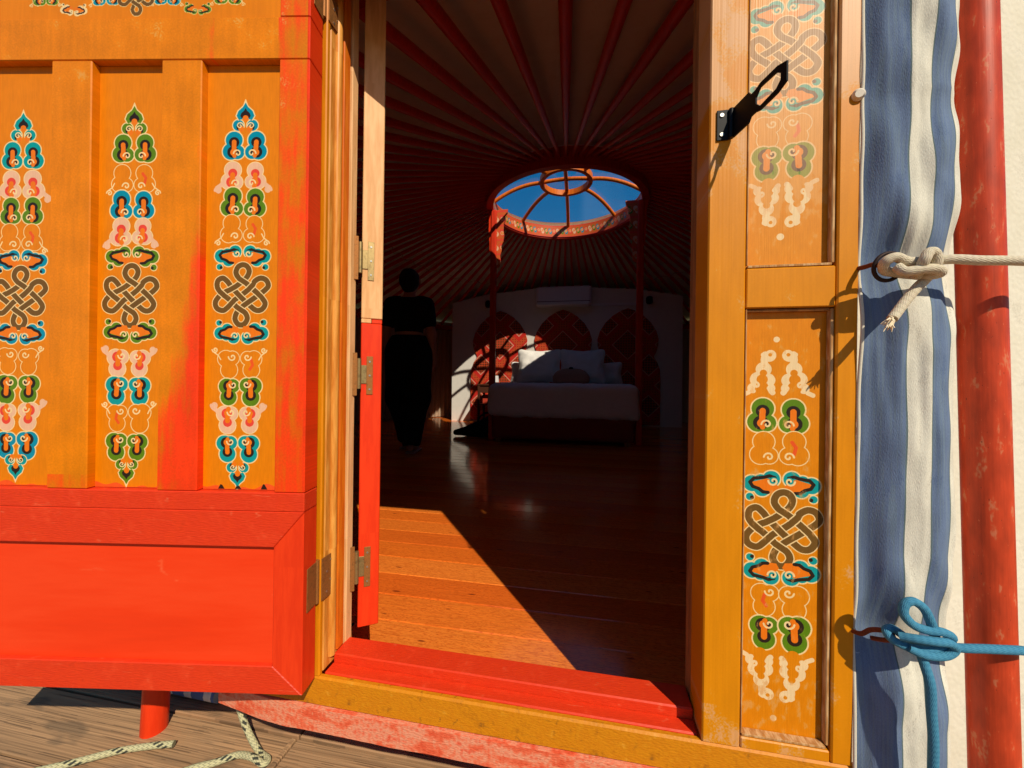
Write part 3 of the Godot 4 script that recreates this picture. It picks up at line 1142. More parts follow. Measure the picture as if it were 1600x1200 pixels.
func door_frame() -> void:
	var f := thing("door_frame", "worn yellow and red wooden door frame with raised threshold", "door frame")
	part(f, "threshold_tread", bx(-0.4455, 0.1795, 0.10, 0.256, -0.68, -0.632, 0.002), M["red_sill"])
	part(f, "threshold_step", bx(-0.4455, 0.1795, 0.15, 0.24, -0.6318, -0.6065, 0.002), M["red_sill"])
	part(f, "threshold_board", bx(-0.60, 0.40, 0.1885, 0.2395, -0.6062, FRONT, 0.003), M["yellow_sill"])
	# lowest board, worn and wavy along its lower edge
	var lo := MB.new()
	var nz := FastNoiseLite.new()
	nz.seed = 4
	nz.frequency = 6.0
	for e in 3:
		lo.grid(60, 2, func(u: float, v: float):
			var x := lerpf(-0.67, 0.42, u)
			var back := 0.25 * pow(maxf(0.0, -0.50 - x), 1.5)
			var w := nz.get_noise_2d(x, 0.0) * 0.003
			if e == 0:
				return Vector3(x, lerpf(0.146 + w, 0.187, v), FRONT + 0.004 + 0.001 * w - back)
			if e == 1:
				return Vector3(x, 0.187, lerpf(FRONT + 0.004 + 0.001 * w, -0.66, v) - back)
			return Vector3(x, 0.146 + w, lerpf(FRONT + 0.004 + 0.001 * w, -0.66, v) - back),
			func(_q): return [Vector3.BACK, Vector3.UP, Vector3.DOWN][e])
	part(f, "lower_board", lo, M["pink_sill"])
	# left jamb: front strip, moulding, reveal, pale inner stop
	part(f, "jamb_strip", bx(-0.60, -0.4465, 0.2397, 1.449, -0.604, FRONT, 0.002), M["yellow_paint"])
	part(f, "jamb_post", bx(-0.60, -0.4480, 0.2397, 1.81, -0.664, -0.6065, 0.002), M["worn_moulding"])
	var bead := PackedVector3Array()
	for i in 9:
		bead.append(Vector3(-0.4478, 0.2565 + i * 0.18, -0.628))
	part(f, "bead", MB.new().tube(bead, 0.0075, 14, true), M["worn_moulding"])
	part(f, "reveal_board", bx(-0.4479, -0.4435, 0.2565, 1.81, -0.659, -0.640, 0.001), M["orange_paint"])
	part(f, "door_stop", bx(-0.60, -0.4425, 0.2397, 1.81, -0.684, -0.6645, 0.0015), M["pale_wood"])
	part(f, "lintel", bx(-0.60, 0.40, 1.4495, 1.84, -0.6058, FRONT, 0.002), M["yellow_paint"])
	part(f, "added_casing", bx(-0.60, -0.575, 0.10, 1.84, -0.82, -0.6848, 0.002), M["yellow_paint"])  # unseen boards, added from here on to keep stray sunlight out
	part(f, "added_casing", bx(0.3480, 0.374, 0.10, 1.84, -0.82, -0.6902, 0.002), M["yellow_paint"])
	part(f, "added_casing", bx(0.3480, 0.374, 1.4496, 1.84, -0.6900, -0.6062, 0.002), M["yellow_paint"])  # added out of view to close a slit that let sun through
	part(f, "added_casing", bx(-0.5748, 0.3478, 1.82, 1.84, -0.82, -0.6062, 0.002), M["yellow_paint"])
	# right side: stiles, rails and two sunk panels
	var worn := Pic.new(160, 1120, 1.0)
	var ft := colored(worn, [[211, 131, 3]], [208, 150, 92], 57, func(v): return lerpf(86.0, 186.0, smoothstep(0.34, 0.52, v)) if v < 0.95 else 150.0)
	var fm := mat("frame_paint", ft, 0.45)
	relief(fm, M["brush"], 0.015)
	part(f, "stile", bx(0.181, 0.2318, 0.2397, 1.4492, -0.655, FRONT, 0.002, FR), fm)
	part(f, "inner_stop", bx(0.1818, 0.3479, 0.2397, 1.81, -0.69, -0.6555, 0.002), M["raw_wood"])  # brown instead of red: shade put into the colour of this reveal
	part(f, "stile", bx(0.3478, 0.374, 0.2397, 1.4492, -0.655, FRONT, 0.002, FR), fm)
	part(f, "rail", bx(0.2332, 0.3465, 0.8735, 0.9305, -0.65, FRONT - 0.0008, 0.0015, FR), fm)
	part(f, "rail", bx(0.2332, 0.3465, 0.2397, 0.2555, -0.65, FRONT - 0.0008, 0.0015, FR), fm)
	for e in [[0.2562, 0.8728, false], [0.9312, 1.4490, true]]:
		var tx := frame_panel(e[2])
		var pm := mat("frame_panel_%s" % ("upper" if e[2] else "lower"), tx, 0.45)
		relief(pm, M["brush"], 0.015)
		part(f, "panel", bx(0.2325, 0.3472, e[0], e[1], -0.640, FRONT - 0.0145, 0.0, Rect2(0.2325, e[0], 0.1147, e[1] - e[0])), pm, Vector3.ZERO, "faded painted panel with knot ornament" if e[2] else "painted panel with endless knot ornament")
		# thin moulding along the sunk edges
		part(f, "moulding", bx(0.3425, 0.3470, e[0] + 0.004, e[1] - 0.001, -0.6085, -0.5985, 0.001), M["worn_edge"])
		part(f, "moulding", bx(0.2333, 0.2350, e[0] + 0.004, e[1] - 0.001, -0.6085, -0.5960, 0.0005), M["worn_edge"])
		part(f, "moulding", bx(0.2352, 0.3423, e[1] - 0.004, e[1] - 0.0005, -0.6085, -0.6000, 0.0005), M["raw_wood"])
		part(f, "moulding", bx(0.2352, 0.3423, e[0] + 0.0005, e[0] + 0.004, -0.6085, -0.5965, 0.0005), M["worn_edge"])
	# hasp: plate, hinge knuckle and slotted flap standing out
	var h := part(f, "hasp", bx(0.190, 0.2065, 1.117, 1.161, FRONT + 0.0003, FRONT + 0.0025, 0.0006), M["black_metal"], Vector3.ZERO, "black metal hasp standing open")
	for yy in [1.125, 1.153]:
		part(h, "screw", MB.new().tube(PackedVector3Array([Vector3(0.1965, yy, FRONT + 0.002), Vector3(0.1965, yy, FRONT + 0.0038)]), 0.0028, 10), M["steel"])
	part(h, "knuckle", MB.new().tube(PackedVector3Array([Vector3(0.2085, 1.118, FRONT + 0.004), Vector3(0.2085, 1.160, FRONT + 0.004)]), 0.0035, 12), M["black_metal"])
	var arm := CSGCombiner3D.new()
	arm.name = "flap"
	h.add_child(arm)
	var pg := CSGPolygon3D.new()
	pg.polygon = PackedVector2Array([Vector2(0, -0.021), Vector2(0.030, -0.021), Vector2(0.034, -0.015), Vector2(0.042, -0.015), Vector2(0.050, -0.018), Vector2(0.078, -0.017), Vector2(0.092, -0.012), Vector2(0.092, 0.012), Vector2(0.078, 0.017), Vector2(0.050, 0.018), Vector2(0.042, 0.015), Vector2(0.034, 0.015), Vector2(0.030, 0.021), Vector2(0, 0.021)])
	pg.depth = 0.0022
	pg.material = M["black_metal"]
	arm.add_child(pg)
	var hole := CSGPolygon3D.new()
	hole.polygon = PackedVector2Array([Vector2(0.043, -0.004), Vector2(0.050, -0.012), Vector2(0.076, -0.010), Vector2(0.083, -0.004), Vector2(0.083, 0.004), Vector2(0.076, 0.010), Vector2(0.050, 0.012), Vector2(0.043, 0.004)])
	hole.depth = 0.01
	hole.operation = CSGShape3D.OPERATION_SUBTRACTION
	hole.material = M["black_metal"]
	hole.position.z = 0.004
	arm.add_child(hole)
	arm.position = Vector3(0.2105, 1.139, FRONT + 0.005)
	arm.rotation.y = -deg_to_rad(73.0)
	# outer hinges between frame and painted door
	for yy in [[0.372, 0.447], [1.398, 1.449]]:
		var hg := part(f, "hinge", bx(-0.4463, -0.4449, yy[0], yy[1], -0.628, -0.5962, 0.0004), M["old_hinge"])
		part(hg, "pin", MB.new().tube(PackedVector3Array([Vector3(-0.4505, yy[0], FRONT + 0.004), Vector3(-0.4505, yy[1], FRONT + 0.004)]), 0.0042, 12), M["old_hinge"])
		for k in 4:
			part(hg, "screw", MB.new().tube(PackedVector3Array([Vector3(-0.4452, lerpf(yy[0], yy[1], 0.14 + 0.24 * k), -0.61 - 0.01 * (k % 2)), Vector3(-0.4443, lerpf(yy[0], yy[1], 0.14 + 0.24 * k), -0.61 - 0.01 * (k % 2))]), 0.0022, 8), M["steel"])
	# rusty iron fittings for the cords
	part(f, "eye_bolt", MB.new().tube(spline([Vector3(0.3735, 0.926, -0.605), Vector3(0.3745, 0.9235, -0.584), Vector3(0.3770, 0.9235, -0.574), Vector3(0.3800, 0.9200, -0.568)]), 0.0032, 8), M["rust"], Vector3.ZERO, "dark iron eye bolt at frame edge")
	part(f, "hook", MB.new().tube(spline([Vector3(0.3720, 0.4245, -0.602), Vector3(0.3737, 0.4314, -0.5824), Vector3(0.3795, 0.4423, -0.5744), Vector3(0.3872, 0.4488, -0.5644), Vector3(0.3950, 0.4458, -0.5604), Vector3(0.3909, 0.4371, -0.5644), Vector3(0.3844, 0.4290, -0.5794)]), 0.0030, 8), M["rust"], Vector3.ZERO, "rusty iron hook at frame edge")

func frame_panel(upper: bool) -> ImageTexture:
	# one unit is one millimetre
	var hh := 517.8 if upper else 616.6
	var pic := Pic.new(330, int(hh * 2.876), 2.876)
	var k := 1.06
	# (millimetres down from the panel top)
	if upper:
		lobes(pic, 49, 96, k, O_CREAM, 1.0)
		clouds(pic, 53, 144, k * 1.04, O_TEAL, 1.0)
		knot(pic, 53, 208, k * 1.08)
		clouds(pic, 53, 270, k * 1.04, O_TEAL, -1.0)
		lobes(pic, 50.5, 317, k, O_CREAM, -1.0)
		lobes(pic, 51, 362, k * 1.02, O_GREEN, -1.0)
		flourish(pic, 51, 419, k, 1.0)
		pic.disc(Vector2(50, 470), 5.0, O_WHITE)
	else:
		pic.disc(Vector2(47, 43), 4.2, O_WHITE)
		flourish(pic, 50, 96, k, -1.0)
		lobes(pic, 50, 154, k * 1.02, O_GREEN, 1.0)
		lobes(pic, 51, 201, k, O_CREAM, 1.0)
		clouds(pic, 56, 253, k * 1.06, O_TEAL, 1.0)
		knot(pic, 57, 318, k * 1.08)
		clouds(pic, 56, 380, k * 1.06, O_TEAL, -1.0)
		lobes(pic, 54, 423, k, O_CREAM, -1.0)
		lobes(pic, 54, 470, k * 1.04, O_GREEN, -1.0)
		flourish(pic, 52, 530, k, 1.0)
		pic.disc(Vector2(49, 593), 4.2, O_WHITE)
	if upper:
		return colored(pic, palette([214, 132, 20]), [214, 158, 104], 151, func(v): return lerpf(30.0, 190.0, smoothstep(0.62, 0.98, v)), 0.5)
	return colored(pic, palette([213, 126, 2]), [206, 150, 90], 153, func(v): return 178.0 if v < 0.86 else 150.0, 0.3)

const LEAF := Rect2(-0.67, 0.24, 0.68, 1.32)

func painted_door() -> void:
	var d := thing("painted_door", "open orange and red door leaf with three painted ornament panels", "door", Vector3(-0.444, 0.0, -0.549), "", deg_to_rad(9.0))
	# local x runs from 0 at the hinge side to minus 0.6, y is world height, z = 0 is the face
	var w := 544
	var h := 1056
	var a := noise_bytes(w, h, 401, 0.09, 0.008, 4)
	var b := noise_bytes(w, h, 403, 0.016, 0.016, 5)
	var g := noise_bytes(w, h, 407, 0.3, 0.3, 2)
	var out := PackedByteArray()
	out.resize(w * h * 3)
	for y in h:
		var yy := LEAF.end.y - (y + 0.5) / h * LEAF.size.y
		for x in w:
			var xx := LEAF.position.x + (x + 0.5) / w * LEAF.size.x
			var i := y * w + x
			var r := -0.25
			if yy < 0.572:
				r = 1.4
			elif xx > -0.052:
				r = 0.43 + 0.22 * smoothstep(1.15, 0.62, yy)
				if xx > -0.004:
					r = 1.2
			elif xx > -0.26 and xx < -0.16:
				r = 0.95 * smoothstep(1.25, 0.72, yy) + (xx + 0.181) * lerpf(18.0, 5.0, smoothstep(0.85, 0.62, yy))
			elif yy < 0.60:
				r = 0.42
			r += (a[i] - 128) / 640.0 + (b[i] - 128) / 640.0
			var t := smoothstep(0.15, 0.80, r)
			var c := Vector3(217, 122, 1).lerp(Vector3(230, 58, 15), t)
			c *= 1.0 + ((a[i] - 128) * 0.0003 + (b[i] - 128) * 0.0005 + (g[i] - 128) * 0.0004)
			# scuffs on the upper rail
			var sc := clampf((b[i] * 0.7 + g[i] * 0.3 - 176) / 20.0, 0.0, 1.0)
			if yy > 1.2:
				c = c.lerp(Vector3(212, 156, 92), sc * 0.7)
			var o := i * 3
			out[o] = int(clampf(c.x, 0, 255)); out[o + 1] = int(clampf(c.y, 0, 255)); out[o + 2] = int(clampf(c.z, 0, 255))
	var m := mat("leaf_paint", tex(w, h, out), 0.38)
	relief(m, M["brush"], 0.02)
	var th := -0.040
	# stiles
	for e in [[-0.0504, 0.0], [-0.2480, -0.1806], [-0.4355, -0.3673], [-0.665, -0.5725]]:
		part(d, "stile", bx(e[0], e[1], 0.5765, 1.2895, th, 0.0, 0.0015, LEAF), m)
	# rails
	part(d, "rail", bx(-0.665, 0.0, 1.29, 1.359, th, 0.0, 0.0012, LEAF), m)
	part(d, "rail", bx(-0.665, 0.0, 0.5448, 0.576, th, 0.0003, 0.0015), M["red_sill"])
	part(d, "rail", bx(-0.665, 0.0, 1.50, 1.56, th, 0.0, 0.0012, LEAF), m)
	part(d, "stile", bx(-0.0504, 0.0, 1.3595, 1.4995, th, 0.0, 0.0015, LEAF), m)
	part(d, "stile", bx(-0.665, -0.5445, 1.3595, 1.4995, th, 0.0, 0.0015, LEAF), m)
	var top := Pic.new(494, 140, 1.0)
	for e in [[0, O_GREEN], [1, O_BLUE], [2, O_BLUE], [3, O_GREEN]]:
		lobes(top, 92 + e[0] * 104, 100, 0.62, e[1], 1.0, true)
	knot(top, 248, 96, 0.72)
	clouds(top, 140, 122, 0.5, O_CREAM, -1.0)
	clouds(top, 352, 122, 0.5, O_GREEN, -1.0)
	part(d, "upper_panel", bx(-0.5443, -0.0506, 1.3595, 1.4995, th + 0.004, -0.004, 0.0, Rect2(-0.5443, 1.3595, 0.4937, 0.14)), mat("leaf_top_paint", colored(top, palette([217, 122, 1]), [206, 150, 90], 411, func(_v): return 215.0, 0.3), 0.4))
	# three ornament panels
	var rows := [
		[O_TEAL, O_TEAL, O_PINK, O_GREEN, O_CREAM, O_BLUE, O_BLUE, O_CREAM, O_GREEN, O_PINK, O_BLUE, O_TEAL],
		[O_GREEN, O_GREEN, O_CREAM, O_BLUE, O_PINK, O_GREEN, O_GREEN, O_PINK, O_TEAL, O_CREAM, O_GREEN, O_GREEN],
		[O_BLUE, O_BLUE, O_PINK, O_GREEN, O_CREAM, O_TEAL, O_TEAL, O_CREAM, O_GREEN, O_PINK, O_TEAL, O_TEAL]]
	var xs := [[-0.5720, -0.4355], [-0.3673, -0.2480], [-0.1806, -0.0504]]
	for i in 3:
		var x0: float = xs[i][0]
		var x1: float = xs[i][1]
		var wd := (x1 - x0) * 1000.0
		# one unit is one millimetre on the door, 1.05 photo steps
		var pic := Pic.new(int(wd * 2.4), int(713 * 2.4), 2.4)
		var cx: float = [wd * 0.50, wd * 0.48, wd * 0.475][i]
		var s := 1.02
		var dy: float = [16.0, 5.0, 0.0][i]
		var r: Array = rows[i]
		tip(pic, cx + 3, 84 + dy, s * 0.98, r[0], 1.0)
		lobes(pic, cx + 3, 134 + dy, s, r[1], 1.0)
		lobes(pic, cx + 2, 184 + dy, s, r[2], 1.0, true)
		lobes(pic, cx + 2, 229 + dy, s, r[3], 1.0)
		lobes(pic, cx + 1, 274 + dy, s, r[4], 1.0, true)
		clouds(pic, cx + 1, 320 + dy * 0.6, s * 1.02, r[5], 1.0)
		knot(pic, cx, 385 + dy * 0.5, s * 1.06)
		clouds(pic, cx - 1, 449 + dy * 0.3, s * 1.02, r[6], -1.0)
		lobes(pic, cx - 1, 502, s, r[7], -1.0, true)
		lobes(pic, cx - 2, 549, s, r[8], -1.0)
		lobes(pic, cx - 2, 596, s, r[9], -1.0, true)
		lobes(pic, cx - 3, 645, s, r[10], -1.0)
		tip(pic, cx - 3, 690 - dy * 0.4, s * 0.86, r[11], -1.0)
		# red overpaint running in along the lower edge
		for x in pic.w:
			var hgt := 10.0 + 9.0 * sin(x * 0.021 + i) + 7.0 * sin(x * 0.063 + 2.0 * i)
			for y in range(pic.h - int(maxf(3.0, hgt)), pic.h):
				if pic.d[y * pic.w + x] == O_BASE:
					pic.d[y * pic.w + x] = O_OVER
		# dark smudges left at the foot of the panel
		for q in ([[0.24, 7.0], [0.46, 4.0], [0.80, 9.0]] if i == 2 else []):
			var bx0: float = wd * q[0]
			pic.fill(PackedVector2Array([Vector2(bx0 - 5, 712), Vector2(bx0 - 1.2, 707 - q[1] * 0.4), Vector2(bx0, 712 - q[1]), Vector2(bx0 + 1.5, 707 - q[1] * 0.3), Vector2(bx0 + 6, 712)]), O_BLACK)
		var tx := colored(pic, palette([217, 122, 1]), [212, 150, 84], 421 + i, func(_v): return 214.0, 0.35)
		var pm := mat("door_panel_%d" % i, tx, 0.4)
		part(d, "panel", bx(x0 + 0.0002, x1 - 0.0002, 0.5768, 1.2893, th + 0.006, -0.013, 0.0, Rect2(x0, 0.5766, x1 - x0, 0.7129)), pm, Vector3.ZERO, ["ornament panel with teal tip", "ornament panel with green tip", "ornament panel with blue tip"][i])
	# lower red field in a mitred moulding
	var ring := [[-0.665, 0.244, 0.0, 0.5446], [-0.5460, 0.2905, -0.0500, 0.4860]]
	var o0: Array = ring[0]
	var o1: Array = ring[1]
	var gap := 0.0006
	var sides := [
		[Vector2(o0[0], o0[3]), Vector2(o0[2], o0[3]), Vector2(o1[2], o1[3]), Vector2(o1[0], o1[3])],
		[Vector2(o0[2], o0[3] - gap), Vector2(o0[2], o0[1] + gap), Vector2(o1[2], o1[1] + gap), Vector2(o1[2], o1[3] - gap)],
		[Vector2(o0[2], o0[1]), Vector2(o0[0], o0[1]), Vector2(o1[0], o1[1]), Vector2(o1[2], o1[1])],
		[Vector2(o0[0], o0[1] + gap), Vector2(o0[0], o0[3] - gap), Vector2(o1[0], o1[3] - gap), Vector2(o1[0], o1[1] + gap)]]
	for s in sides:
		part(d, "field_moulding", MB.new().prism(PackedVector2Array(s), th, 0.0, 0.0012), M["red_sill"] if s == sides[0] or s == sides[2] else M["red_paint"])
	var fm := mat("red_field", mottle(256, 256, [[222, 54, 16], [229, 58, 18], [233, 66, 26], [226, 56, 17]], 431, 0.03, 0.008, 0.2, [26, [236, 120, 84]]), 0.4)
	fm.uv1_scale = Vector3(1, 1, 1)
	var fld := bx(-0.5458, -0.0502, 0.2907, 0.4858, th + 0.006, -0.008, 0.0)
	for i in fld.p.size():
		fld.uv[i] = Vector2(fld.p[i].y * 1.6, fld.p[i].x * 0.9)
	part(d, "lower_field", fld, fm)
	for e in [[0.373, 0.446], [1.39, 1.46]]:
		part(d, "hinge_plate", bx(0.0002, 0.0016, e[0], e[1], -0.038, -0.010, 0.0004), M["old_hinge"])

func inner_door() -> void:
	var d := thing("inner_door", "pale pine and red inner door folded back behind the jamb", "door", Vector3(-0.434, 0.0, -0.690), "", deg_to_rad(32.0))
	# local x across the edge, z back along the leaf
	part(d, "upper_leaf", bx(0.0, 0.040, 0.888, 1.60, -0.55, 0.0, 0.0015), M["pale_wood"])
	part(d, "upper_lip", bx(0.0, 0.019, 0.879, 0.8876, -0.55, 0.0, 0.001), M["pale_wood"])
	part(d, "lower_leaf", bx(0.0, 0.0395, 0.267, 0.8785, -0.55, 0.0, 0.0015), M["red_paint"])
	part(d, "lower_lip", bx(0.0197, 0.0395, 0.8787, 0.8868, -0.55, 0.0, 0.001), M["red_paint"])
	for e in [[0.965, 1.043], [0.735, 0.812], [0.348, 0.428]]:
		var hg := part(d, "hinge", bx(0.011, 0.023, e[0], e[1], 0.0002, 0.0016, 0.0004), M["dull_brass"] if e[0] > 0.9 else M["old_hinge"])
		part(hg, "pin", MB.new().tube(PackedVector3Array([Vector3(-0.003, e[0] + 0.012, 0.005), Vector3(-0.003, e[1] - 0.005, 0.005)]), 0.0045, 12), M["dull_brass"])
		part(hg, "leaf_plate", bx(0.0, 0.0112, e[0] + 0.022, e[1] - 0.018, 0.0003, 0.0018, 0.0004), M["dull_brass"])
		part(hg, "frame_plate", bx(-0.0155, -0.0065, e[0] - 0.002, e[1] + 0.006, 0.0062, 0.0076, 0.0004), M["old_hinge"])
		for k in 3:
			part(hg, "screw", MB.new().tube(PackedVector3Array([Vector3(0.017, lerpf(e[0], e[1], 0.14 + 0.36 * k), 0.0015), Vector3(0.017, lerpf(e[0], e[1], 0.14 + 0.36 * k), 0.0024)]), 0.002, 8), M["steel"])

func striped_canvas() -> void:
	# stripes of the weave, dirt and thread
	var w := 512
	var h := 1536
	var a := noise_bytes(w, h, 501, 0.012, 0.012, 4)
	var g := noise_bytes(w, h, 503, 0.33, 0.33, 2)
	var l := noise_bytes(w, h, 505, 0.10, 0.006, 3)
	var out := PackedByteArray()
	out.resize(w * h * 3)
	for y in h:
		for x in w:
			var i := y * w + x
			var u := float(x) / w
			var blue := u < 0.272 or (u > 0.442 and u < 0.61)
			var c := Vector3(102, 120, 150) if blue else Vector3(214, 210, 194)
			if absf(u - 0.272) < 0.0045 or absf(u - 0.442) < 0.0045 or absf(u - 0.61) < 0.0045:
				c = Vector3(92, 110, 112)
			c *= 1.0 + (a[i] - 128) * 0.0007 + (g[i] - 128) * 0.0007 + (l[i] - 128) * (0.0006 if blue else 0.00015)
			if blue:
				c = c.lerp(Vector3(108, 124, 124), clampf((l[i] - 140) / 60.0, 0.0, 0.3))
			var dirt := clampf((a[i] * 0.6 + g[i] * 0.4 - 168) / 25.0, 0.0, 1.0)
			c = c.lerp(Vector3(150, 144, 132) if not blue else Vector3(74, 92, 126), dirt * 0.6)
			var o := i * 3
			out[o] = int(clampf(c.x, 0, 255)); out[o + 1] = int(clampf(c.y, 0, 255)); out[o + 2] = int(clampf(c.z, 0, 255))
	var m := mat("striped_weave", tex(w, h, out), 0.92)
	relief(m, gray_tex(w, h, noise_bytes(w, h, 507, 0.42, 0.2, 2)), 0.035)
	var t := thing("striped_canvas", "blue and white striped canvas edge laced beside the door frame", "canvas")
	var n := FastNoiseLite.new()
	n.seed = 12
	n.frequency = 1.0
	n.fractal_octaves = 2
	var sheet := func(u: float, v: float) -> Vector3:
		var y := lerpf(0.02, 1.50, v)
		var pin := exp(-pow((y - 0.922) / 0.045, 2.0)) + exp(-pow((y - 0.432) / 0.05, 2.0)) + 0.55 * exp(-pow((y - 1.15) / 0.04, 2.0)) * (1.0 - u)
		pin = minf(pin, 1.0)
		var x := 0.3755 + u * 0.150 + 0.003 * n.get_noise_2d(u * 2.0, y * 5.0) * (0.3 + u)
		x += 0.0022 * sin(y * 13.0 + 1.0) * u * u + 0.0030 * sin(y * 47.0) * u * u * u * u
		var bulge := sin(minf(1.0, u * 1.12) * PI) * 0.030 + 0.012 * (1.0 - u)
		var z := FRONT - 0.012 + bulge * (1.0 - 0.55 * pin) - 0.07 * smoothstep(0.66, 1.0, u)
		z += 0.004 * n.get_noise_2d(u * 3.0 + 9.0, y * 4.0) + 0.0022 * n.get_noise_2d(u * 9.0, y * 5.0 + 30.0)
		# pulled folds running to the tie points
		for ty in [0.922, 0.432, 1.15]:
			var dy: float = y - ty
			var near := exp(-pow(dy / 0.17, 2.0))
			z += 0.0055 * near * sin((u * 13.0) * (0.4 + minf(1.0, absf(dy) * 9.0)) + ty * 11.0) * smoothstep(0.0, 0.1, u) * (1.0 - u)
		x -= 0.005 * pin * (1.0 - u) * 0.0
		return Vector3(x, y, z)
	var s := MB.new().grid(44, 300, sheet, func(_q): return Vector3.BACK, 1.0, 1.0)
	part(t, "sheet", s, m)
	# corded edge
	var edge := PackedVector3Array()
	for i in 121:
		edge.append(sheet.call(0.0, i / 120.0) + Vector3(-0.0005, 0, 0.0012))
	mat("edge_cord", mottle(64, 64, [[196, 188, 168], [226, 220, 202]], 511, 0.2, 0.2, 0.5), 0.9)
	tri_scale(M["edge_cord"], Vector3(30, 30, 30))
	part(t, "edge_cord", MB.new().tube(edge, 0.0022, 8, false), M["edge_cord"])
	mat("button_white", [232, 222, 204], 0.4)
	part(t, "button", MB.new().tube(PackedVector3Array([Vector3(0.3690, 1.1615, -0.5935), Vector3(0.3685, 1.1613, -0.5905), Vector3(0.3680, 1.1610, -0.5880)]), [0.0075, 0.0078, 0.0050], 20), M["button_white"])
	# rolled hem of the same canvas at the foot of the wall, behind the open door
	var hem := PackedVector3Array()
	for i in 21:
		var x := lerpf(-1.5, -0.826, i / 20.0)
		hem.append(Vector3(x, 0.022, -0.756 - 0.05 * pow(absf(x + 0.8), 1.5)))
	var hm := mat("hem_stripes", stripes_tex(), 0.92)
	hm.uv1_scale = Vector3(1, 1, 1)
	solo("rolled_hem", MB.new().tube(hem, 0.02, 12, true, 9.0, false, 1.0), hm, "rolled blue and white striped canvas hem at the wall foot", "canvas")

func stripes_tex() -> ImageTexture:
	var im := Image.create(16, 128, false, Image.FORMAT_RGB8)
	for y in 128:
		var c := Color(0.36, 0.45, 0.6) if (y % 64) < 40 else Color(0.86, 0.85, 0.78)
		for x in 16:
			im.set_pixel(x, y, c * rng.randf_range(0.93, 1.0))
	return ImageTexture.create_from_image(im)

func braid(called: String, base: Array, dark: Array, dashes: bool) -> StandardMaterial3D:
	var w := 64
	var im := PackedByteArray()
	im.resize(w * w * 3)
	var hm := PackedByteArray()
	hm.resize(w * w)
	for y in w:
		for x in w:
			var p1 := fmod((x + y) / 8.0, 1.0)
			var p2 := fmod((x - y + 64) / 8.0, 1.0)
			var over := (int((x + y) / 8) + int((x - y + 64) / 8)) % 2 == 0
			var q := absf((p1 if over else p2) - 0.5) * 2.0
			var t := 0.10 + 0.5 * pow(q, 3.0)  # shading painted into the grooves between strands
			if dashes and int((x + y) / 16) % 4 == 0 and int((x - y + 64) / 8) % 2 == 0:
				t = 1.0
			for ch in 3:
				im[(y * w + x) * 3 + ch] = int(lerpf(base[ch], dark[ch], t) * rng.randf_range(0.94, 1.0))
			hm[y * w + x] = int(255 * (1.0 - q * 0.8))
	var m := mat(called, tex(w, w, im), 0.85)
	relief(m, gray_tex(w, w, hm), 0.06)
	return m

